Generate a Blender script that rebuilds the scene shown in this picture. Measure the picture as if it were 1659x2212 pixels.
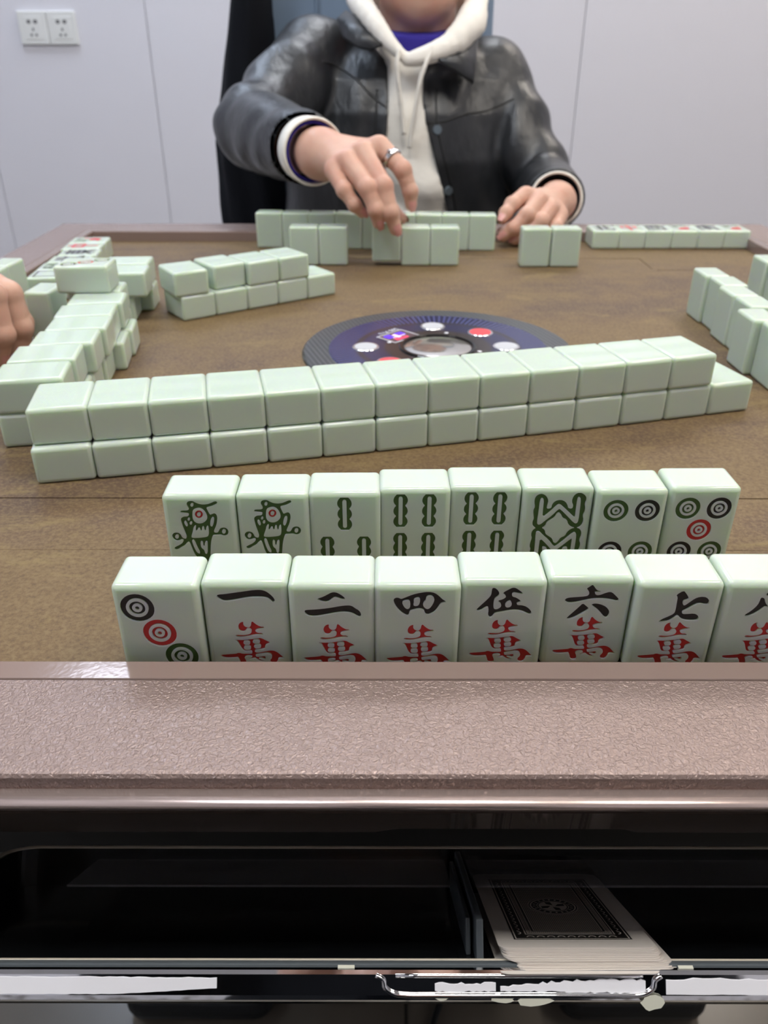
import bpy, bmesh, math, random
import numpy as np
from mathutils import Vector, Matrix
from mathutils.bvhtree import BVHTree
from mathutils.geometry import delaunay_2d_cdt

for o in list(bpy.data.objects):
    bpy.data.objects.remove(o, do_unlink=True)
random.seed(7)
rng = np.random.default_rng(7)
SC = bpy.context.scene
COL = SC.collection

# All lengths below are in tile widths (one mahjong tile is 33 mm wide);
# the origin lies under the camera, x right, y away, z up from the table top.
U = 0.033
TABLE_Z = 0.76
TT, TH = 0.6638, 1.2936          # tile thickness and height in tile widths


def V(x, y, z):
    return Vector((x * U, y * U, z * U + TABLE_Z))


# ---------------------------------------------------------------- camera
cam_d = bpy.data.cameras.new('camera')
cam = bpy.data.objects.new('camera', cam_d)
COL.objects.link(cam)
cam.location = V(0, 0, 6.5226)
cam.rotation_euler = (math.pi / 2 - 0.5189, 0.0, 0.0)
cam.rotation_euler.rotate_axis('Z', 0.0013)
cam_d.sensor_fit = 'VERTICAL'
cam_d.sensor_height = 36.0
cam_d.sensor_width = 27.0
cam_d.lens = 36.0 * 1743.809 / 2212.0
cam_d.clip_start = 0.01
cam_d.dof.use_dof = True
cam_d.dof.focus_distance = 0.335
cam_d.dof.aperture_fstop = 15.0
SC.camera = cam

# ---------------------------------------------------------------- world, exposure
world = bpy.data.worlds.new('world')
SC.world = world
world.use_nodes = True
world.node_tree.nodes['Background'].inputs[0].default_value = (0.8, 0.85, 1.0, 1)
world.node_tree.nodes['Background'].inputs[1].default_value = 0.15
SC.view_settings.view_transform = 'Standard'
SC.view_settings.look = 'None'
SC.view_settings.gamma = 1.0
SC.view_settings.use_curve_mapping = False
SC.view_settings.exposure = 0.22

# ceiling panels: x, y (metres), tint, strength
PANELS = [(-0.92, 2.32, (0.70, 0.82, 1.0), 13.2), (0.16, 2.32, (0.92, 0.95, 1.0), 11.0), (1.35, 2.32, (1.0, 0.91, 0.80), 14.2),
          (-1.10, 0.25, (0.86, 0.92, 1.0), 16.0), (0.12, 0.25, (1.0, 0.96, 0.90), 16.0), (1.35, 0.25, (1.0, 0.92, 0.82), 16.0)]

# ---------------------------------------------------------------- small helpers
def new_obj(name, mesh, mat=None, parent=None, label=None, cat=None, group=None, kind=None):
    o = bpy.data.objects.new(name, mesh)
    COL.objects.link(o)
    if mat is not None and mesh is not None:
        mesh.materials.append(mat)
    if parent is not None:
        o.parent = parent
    tag(o, label, cat, group, kind)
    return o


def tag(o, label=None, cat=None, group=None, kind=None):
    if label:
        o['label'] = label
    if cat:
        o['category'] = cat
    if group:
        o['group'] = group
    if kind:
        o['kind'] = kind
    return o


def empty(name, loc=(0, 0, 0), label=None, cat=None, group=None):
    o = bpy.data.objects.new(name, None)
    o.location = loc
    o.empty_display_size = 0.02
    COL.objects.link(o)
    return tag(o, label, cat, group)


def part(name, mesh, mat, parent, label=None):
    """child whose mesh is written in world coordinates; parents are unrotated empties or meshes"""
    o = new_obj(name, mesh, mat, None, label)
    o.parent = parent
    o.matrix_parent_inverse = Matrix.Translation(parent_world(parent)).inverted()
    return o


def parent_world(p):
    loc = Vector(p.location)
    q = p.parent
    while q is not None:
        # children made by part() sit at the origin with an inverse, so their world shift is nil
        return Vector((0, 0, 0))
    return loc


def from_data(name, verts, faces, smooth=False):
    me = bpy.data.meshes.new(name)
    me.from_pydata([tuple(v) for v in verts], [], [tuple(int(i) for i in f) for f in faces])
    me.update()
    if smooth:
        me.polygons.foreach_set('use_smooth', [True] * len(me.polygons))
    return me


def bm_mesh(name, bm, smooth=False):
    bmesh.ops.recalc_face_normals(bm, faces=bm.faces)
    me = bpy.data.meshes.new(name)
    bm.to_mesh(me)
    bm.free()
    if smooth:
        me.polygons.foreach_set('use_smooth', [True] * len(me.polygons))
    return me


def box_bm(lo, hi, bevel=0.0, seg=2):
    """box between two points given in table units"""
    bm = bmesh.new()
    bmesh.ops.create_cube(bm, size=1.0)
    a, b = V(*lo), V(*hi)
    for v in bm.verts:
        v.co = Vector((a.x + (v.co.x + .5) * (b.x - a.x), a.y + (v.co.y + .5) * (b.y - a.y), a.z + (v.co.z + .5) * (b.z - a.z)))
    if bevel > 0:
        bmesh.ops.bevel(bm, geom=list(bm.edges), offset=bevel * U, segments=seg, profile=0.5, affect='EDGES')
    return bm


def box(name, lo, hi, mat, parent=None, bevel=0.0, seg=2, label=None):
    me = bm_mesh(name, box_bm(lo, hi, bevel, seg))
    if parent is None:
        return new_obj(name, me, mat, None, label)
    return part(name, me, mat, parent, label)


def tube_mesh(name, pts, rad, n=8, cap=True, closed=False):
    """tube through points in table units; rad a number or a list"""
    P = [V(*p) for p in pts]
    m = len(P)
    R = [(rad if not hasattr(rad, '__len__') else rad[i]) * U for i in range(m)]
    verts, faces = [], []
    prev = None
    for i in range(m):
        if closed:
            t = P[(i + 1) % m] - P[i - 1]
        else:
            t = P[min(i + 1, m - 1)] - P[max(i - 1, 0)]
        t.normalize()
        if prev is None:
            a = Vector((0, 0, 1)) if abs(t.z) < .9 else Vector((1, 0, 0))
            u = t.cross(a).normalized()
        else:
            u = (prev - t * prev.dot(t)).normalized()
        prev = u
        w = t.cross(u)
        for k in range(n):
            an = 2 * math.pi * k / n
            verts.append(P[i] + (u * math.cos(an) + w * math.sin(an)) * R[i])
    rings = m if closed else m - 1
    for i in range(rings):
        for k in range(n):
            a = i * n + k
            b = i * n + (k + 1) % n
            c2 = ((i + 1) % m) * n + (k + 1) % n
            d = ((i + 1) % m) * n + k
            faces.append((a, b, c2, d))
    if cap and not closed:
        faces.append(tuple(range(n - 1, -1, -1)))
        faces.append(tuple((m - 1) * n + k for k in range(n)))
    return from_data(name, verts, faces, True)


def catmull(pts, n=6):
    P = [np.array(p, float) for p in pts]
    P = [2 * P[0] - P[1]] + P + [2 * P[-1] - P[-2]]
    out = []
    for i in range(1, len(P) - 2):
        for k in range(n):
            t = k / n
            out.append(.5 * (2 * P[i] + (P[i + 1] - P[i - 1]) * t + (2 * P[i - 1] - 5 * P[i] + 4 * P[i + 1] - P[i + 2]) * t * t
                             + (3 * P[i] - P[i - 1] - 3 * P[i + 1] + P[i + 2]) * t ** 3))
    out.append(P[-2])
    return [tuple(p) for p in out]


# ---------------------------------------------------------------- materials
def mat(name, color, rough=0.5, metal=0.0, spec=0.5, coat=0.0, sss=0.0, sss_r=(1, 1, 1), sss_s=0.005, alpha=1.0, trans=0.0, emis=None, emis_s=0.0):
    m = bpy.data.materials.new(name)
    m.use_nodes = True
    b = m.node_tree.nodes['Principled BSDF']
    b.inputs['Base Color'].default_value = (*color, 1)
    b.inputs['Roughness'].default_value = rough
    b.inputs['Metallic'].default_value = metal
    b.inputs['Specular IOR Level'].default_value = spec
    b.inputs['Coat Weight'].default_value = coat
    b.inputs['Coat Roughness'].default_value = 0.08
    if sss > 0:
        b.inputs['Subsurface Weight'].default_value = sss
        b.inputs['Subsurface Radius'].default_value = sss_r
        b.inputs['Subsurface Scale'].default_value = sss_s
    b.inputs['Alpha'].default_value = alpha
    b.inputs['Transmission Weight'].default_value = trans
    if emis:
        b.inputs['Emission Color'].default_value = (*emis, 1)
        b.inputs['Emission Strength'].default_value = emis_s
    return m


class NT:
    """tiny wrapper to write node graphs"""
    def __init__(self, m):
        self.t = m.node_tree
        self.b = self.t.nodes['Principled BSDF']
        self.co = self.t.nodes.new('ShaderNodeTexCoord')

    def n(self, typ, **kw):
        nd = self.t.nodes.new(typ)
        for k, v in kw.items():
            setattr(nd, k, v)
        return nd

    def put(self, sock, val):
        if isinstance(val, bpy.types.NodeSocket):
            self.t.links.new(val, sock)
        else:
            sock.default_value = val

    def math(self, op, a, b=0.0, c3=None):
        nd = self.n('ShaderNodeMath', operation=op)
        self.put(nd.inputs[0], a)
        self.put(nd.inputs[1], b)
        if c3 is not None:
            self.put(nd.inputs[2], c3)
        return nd.outputs[0]

    def mapping(self, scale=(1, 1, 1), rot=(0, 0, 0), loc=(0, 0, 0), src='Object'):
        nd = self.n('ShaderNodeMapping')
        self.t.links.new(self.co.outputs[src], nd.inputs[0])
        nd.inputs['Scale'].default_value = scale
        nd.inputs['Rotation'].default_value = rot
        nd.inputs['Location'].default_value = loc
        return nd.outputs[0]

    def noise(self, scale, detail=3.0, rough=0.5, vec=None, dist=0.0):
        nd = self.n('ShaderNodeTexNoise')
        nd.inputs['Scale'].default_value = scale
        nd.inputs['Detail'].default_value = detail
        nd.inputs['Roughness'].default_value = rough
        nd.inputs['Distortion'].default_value = dist
        self.t.links.new(vec if vec is not None else self.co.outputs['Object'], nd.inputs['Vector'])
        return nd.outputs[0]

    def ramp(self, fac, stops):
        nd = self.n('ShaderNodeValToRGB')
        self.put(nd.inputs[0], fac)
        el = nd.color_ramp.elements
        while len(el) < len(stops):
            el.new(0.5)
        for e, (p, c) in zip(el, stops):
            e.position = p
            e.color = (*c, 1) if len(c) == 3 else c
        return nd.outputs[0]

    def mix(self, fac, a, b, mode='MIX'):
        nd = self.n('ShaderNodeMix', data_type='RGBA', blend_type=mode)
        self.put(nd.inputs[0], fac)
        for s, v in ((nd.inputs[6], a), (nd.inputs[7], b)):
            self.put(s, v if isinstance(v, bpy.types.NodeSocket) else (*v, 1))
        return nd.outputs[2]

    def bump(self, h, strength=0.3, dist=0.001):
        nd = self.n('ShaderNodeBump')
        nd.inputs['Strength'].default_value = strength
        nd.inputs['Distance'].default_value = dist
        self.put(nd.inputs['Height'], h)
        self.t.links.new(nd.outputs[0], self.b.inputs['Normal'])

    def color(self, c):
        self.put(self.b.inputs['Base Color'], c)

    def rough(self, r):
        self.put(self.b.inputs['Roughness'], r)


M = {}
TILE_C = (0.55, 0.64, 0.55)
M['tile'] = mat('tile_resin', TILE_C, 0.13, spec=0.5, sss=0.7, sss_r=(0.75, 1.0, 0.35), sss_s=0.007)
M['tile_back'] = mat('tile_resin_back', TILE_C, 0.24, spec=0.5, sss=0.7, sss_r=(0.75, 1.0, 0.35), sss_s=0.007)
t = NT(M['tile_back'])
vv = t.mapping(scale=(1, 1, 1))
sep = t.n('ShaderNodeSeparateXYZ')
t.t.links.new(vv, sep.inputs[0])
zig = t.math('MULTIPLY', t.math('PINGPONG', t.math('ADD', sep.outputs[2], 0.1), 0.0095), 0.4)
lines = t.math('SINE', t.math('MULTIPLY', t.math('ADD', sep.outputs[0], zig), 2 * math.pi / 0.00082))
t.bump(lines, 0.5, 0.00012)
t.color(t.mix(t.math('MULTIPLY_ADD', lines, 0.3, 0.3), TILE_C, (0.50, 0.63, 0.52)))

for k, c in (('black', (0.008, 0.008, 0.009)), ('red', (0.62, 0.012, 0.018)), ('green', (0.03, 0.11, 0.015))):
    M['ink_' + k] = mat('ink_' + k, c, 0.42, spec=0.35)
    t = NT(M['ink_' + k])
    nz = t.noise(700, 4)
    dark = {'black': (0.035, 0.031, 0.026), 'red': (0.36, 0.05, 0.04), 'green': (0.085, 0.10, 0.045)}[k]
    t.color(t.mix(t.math('MULTIPLY', nz, 0.8), c, dark))

M['table'] = mat('table_laminate', (0.26, 0.18, 0.12), 0.6, spec=0.35)
t = NT(M['table'])
n1 = t.noise(4.6, 6, 0.66, t.mapping(scale=(0.8, 1.3, 1), loc=(.31, .77, 0)), 0.35)
n2 = t.noise(55, 5, 0.7)
n3 = t.noise(420, 3, 0.75)
n4 = t.noise(13, 7, 0.78, t.mapping(scale=(0.7, 1.7, 1), loc=(3.1, 1.7, 0)), 0.6)
base = t.ramp(n1, [(0.40, (0.091, 0.056, 0.037)), (0.455, (0.119, 0.073, 0.040)), (0.52, (0.140, 0.089, 0.040)), (0.64, (0.147, 0.095, 0.042)), (0.72, (0.104, 0.067, 0.038))])
base = t.mix(t.ramp(n4, [(0.57, (0, 0, 0)), (0.66, (1, 1, 1))]), base, (0.206, 0.146, 0.058))
base = t.mix(t.math('MULTIPLY', t.ramp(n2, [(0.42, (0, 0, 0)), (0.64, (1, 1, 1))]), 0.35), base, (0.184, 0.124, 0.056))
base = t.mix(t.math('MULTIPLY', t.ramp(n3, [(0.46, (0, 0, 0)), (0.64, (1, 1, 1))]), 0.55), base, (0.219, 0.155, 0.074))
base = t.mix(t.math('MULTIPLY', t.ramp(n3, [(0.33, (1, 1, 1)), (0.45, (0, 0, 0))]), 0.5), base, (0.079, 0.050, 0.027))
t.color(base)
t.bump(n3, 0.25, 0.0004)

M['rim'] = mat('rose_rim', (0.29, 0.215, 0.192), 0.27, metal=0.35, spec=0.5)
t = NT(M['rim'])
h1 = t.noise(640, 2, 0.5, None, 1.2)
t.bump(h1, 0.85, 0.0008)
M['rim_smooth'] = mat('rose_rim_smooth', (0.27, 0.198, 0.172), 0.13, metal=0.15, spec=0.5)
t = NT(M['rim_smooth'])
t.bump(t.noise(420, 2), 0.10, 0.0004)
M['rim_lip'] = mat('rose_lip', (0.62, 0.50, 0.46), 0.24, metal=0.75)
M['apron'] = mat('apron_gloss', (0.17, 0.14, 0.12), 0.09, metal=0.35, spec=0.5, coat=0.4)
M['black_gloss'] = mat('black_gloss', (0.006, 0.007, 0.008), 0.12, spec=0.5)
M['black_matte'] = mat('black_matte', (0.010, 0.011, 0.012), 0.55, spec=0.3)
M['tray_edge_highlight'] = mat('tray_edge_highlight', (0.58, 0.52, 0.42), 0.3, spec=0.6)  # pale colour stands in for the highlight along the tray's edges
M['tray_grey'] = mat('tray_grey', (0.09, 0.105, 0.115), 0.35)
M['smoked'] = mat('smoked_acrylic', (0.36, 0.36, 0.39), 0.30, spec=0.4, alpha=0.30)
M['chrome'] = mat('chrome', (0.78, 0.78, 0.79), 0.06, metal=1.0)
t = NT(M['chrome'])
t.bump(t.noise(60, 2), 0.08, 0.002)
M['film'] = mat('peeling_film', (0.90, 0.90, 0.94), 0.32, spec=0.5, coat=0.3)
M['film_old'] = mat('yellowed_film', (0.62, 0.62, 0.52), 0.4, spec=0.5)

M['carbon'] = mat('carbon_ring', (0.05, 0.055, 0.06), 0.32, spec=0.5)
t = NT(M['carbon'])
sepc = t.n('ShaderNodeSeparateXYZ')
t.t.links.new(t.co.outputs['Object'], sepc.inputs[0])
dg = t.math('SINE', t.math('MULTIPLY', t.math('ADD', sepc.outputs[0], t.math('MULTIPLY', sepc.outputs[1], 0.35)), 2 * math.pi / 0.0042))
t.color(t.mix(t.ramp(dg, [(0.3, (0, 0, 0)), (0.6, (1, 1, 1))]), (0.030, 0.034, 0.038), (0.085, 0.092, 0.10)))
M['console'] = mat('console_print', (0.03, 0.035, 0.12), 0.2, spec=0.35, coat=0.0)
t = NT(M['console'])
sepc = t.n('ShaderNodeSeparateXYZ')
t.t.links.new(t.co.outputs['Object'], sepc.inputs[0])
ang = t.math('ARCTAN2', sepc.outputs[1], sepc.outputs[0])
rad = t.math('SQRT', t.math('ADD', t.math('MULTIPLY', sepc.outputs[0], sepc.outputs[0]), t.math('MULTIPLY', sepc.outputs[1], sepc.outputs[1])))
rays = t.math('SINE', t.math('MULTIPLY', ang, 110.0))
rayc = t.mix(t.ramp(rays, [(0.45, (0, 0, 0)), (0.75, (1, 1, 1))]), (0.012, 0.014, 0.065), (0.075, 0.085, 0.22))
rf = t.math('DIVIDE', rad, 2.75 * U)
band = t.ramp(rf, [(0.0, (0, 0, 0)), (0.73, (0, 0, 0)), (0.77, (1, 1, 1)), (1.0, (1, 1, 1))])
inner = t.ramp(rf, [(0.30, (0.030, 0.021, 0.020)), (0.47, (0.030, 0.021, 0.020)), (0.50, (0.016, 0.016, 0.055)), (0.68, (0.020, 0.023, 0.08)), (0.72, (0.030, 0.023, 0.023)), (0.77, (0.030, 0.023, 0.023))])
t.color(t.mix(band, inner, rayc))
M['lens'] = mat('lens_dome', (0.40, 0.38, 0.36), 0.10, metal=0.75, coat=0.5)
M['btn_grey'] = mat('button_grey', (0.50, 0.51, 0.54), 0.42)
M['btn_red'] = mat('button_red', (0.75, 0.055, 0.07), 0.4)
M['silver'] = mat('silver', (0.75, 0.75, 0.77), 0.2, metal=1.0)
M['print_white'] = mat('print_white', (0.75, 0.76, 0.80), 0.4)
M['screen'] = mat('screen_dark', (0.10, 0.06, 0.08), 0.2)
M['led_blue'] = mat('led_blue', (0.03, 0.01, 0.3), 0.3, emis=(0.10, 0.02, 1.0), emis_s=1.3)
M['led_red'] = mat('led_red', (0.3, 0.02, 0.05), 0.3, emis=(1.0, 0.06, 0.16), emis_s=0.9)
M['led_white'] = mat('led_white', (0.5, 0.4, 0.5), 0.3, emis=(1.0, 0.7, 0.9), emis_s=0.9)

M['skin'] = mat('skin', (0.60, 0.36, 0.27), 0.46, spec=0.4, sss=0.22, sss_r=(1.0, 0.35, 0.2), sss_s=0.006)
t = NT(M['skin'])
t.color(t.mix(t.ramp(t.noise(28, 3), [(0.38, (0, 0, 0)), (0.68, (1, 1, 1))]), (0.62, 0.385, 0.29), (0.56, 0.305, 0.225)))
t.bump(t.noise(420, 3), 0.10, 0.0004)
M['nail'] = mat('nail', (0.62, 0.30, 0.27), 0.25, spec=0.5)
M['leather'] = mat('black_leather', (0.016, 0.018, 0.021), 0.34, spec=0.6)
t = NT(M['leather'])
nl = t.noise(480, 3, 0.6)
nb = t.noise(26, 4, 0.55, t.mapping(scale=(1.6, 1, 0.7)))
t.bump(t.math('ADD', t.math('MULTIPLY', nl, 0.10), nb), 0.55, 0.006)
t.rough(t.math('MULTIPLY_ADD', nb, 0.22, 0.24))
M['leather_dark'] = mat('leather_seam', (0.010, 0.011, 0.012), 0.5)
M['snap'] = mat('snap_button', (0.16, 0.20, 0.23), 0.3, metal=0.6)
M['cream'] = mat('cream_cotton', (0.88, 0.85, 0.78), 0.85, spec=0.2)
t = NT(M['cream'])
t.bump(t.math('ADD', t.math('MULTIPLY', t.noise(900, 2), 0.15), t.noise(34, 3, 0.5, t.mapping(scale=(1, 1, 1.8)))), 0.5, 0.004)
M['blue_cloth'] = mat('blue_cotton', (0.035, 0.025, 0.24), 0.85, spec=0.2)
M['black_cloth'] = mat('black_cloth', (0.006, 0.007, 0.010), 0.9, spec=0.15)
M['chair'] = mat('chair_fabric', (0.20, 0.27, 0.37), 0.75, spec=0.25)
t = NT(M['chair'])
t.bump(t.noise(800, 2), 0.2, 0.0005)
M['hair'] = mat('black_hair', (0.012, 0.010, 0.009), 0.45)
M['wall'] = mat('wall_panel_paint', (0.73, 0.725, 0.775), 0.42, spec=0.35)
t = NT(M['wall'])
t.bump(t.noise(3.0, 2), 0.05, 0.01)
M['groove'] = mat('panel_groove', (0.42, 0.42, 0.44), 0.7)
M['ceiling'] = mat('ceiling_paint', (0.82, 0.82, 0.82), 0.8)
M['floor'] = mat('floor_tile', (0.13, 0.115, 0.095), 0.25, spec=0.5)
t = NT(M['floor'])
t.color(t.mix(t.noise(14, 4), (0.115, 0.10, 0.08), (0.15, 0.13, 0.105)))
M['grout'] = mat('grout', (0.04, 0.035, 0.03), 0.8)
M['plastic_white'] = mat('white_plastic', (0.76, 0.77, 0.75), 0.35)
M['hole'] = mat('socket_hole', (0.12, 0.12, 0.12), 0.6)
M['card'] = mat('card_paper', (0.72, 0.66, 0.60), 0.45)
M['card_ink'] = mat('card_ink', (0.015, 0.013, 0.012), 0.4)
M['card_lattice'] = mat('card_lattice', (0.3, 0.27, 0.23), 0.42)
t = NT(M['card_lattice'])
sepc = t.n('ShaderNodeSeparateXYZ')
t.t.links.new(t.co.outputs['UV'], sepc.inputs[0])
la = t.math('SINE', t.math('MULTIPLY', t.math('ADD', sepc.outputs[0], t.math('MULTIPLY', sepc.outputs[1], 0.6)), 2 * math.pi * 26))
lb = t.math('SINE', t.math('MULTIPLY', t.math('SUBTRACT', sepc.outputs[0], t.math('MULTIPLY', sepc.outputs[1], 0.6)), 2 * math.pi * 26))
lat = t.math('MULTIPLY', la, lb)
t.color(t.mix(t.ramp(lat, [(0.08, (0, 0, 0)), (0.2, (1, 1, 1))]), (0.50, 0.45, 0.39), (0.03, 0.026, 0.022)))

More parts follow.
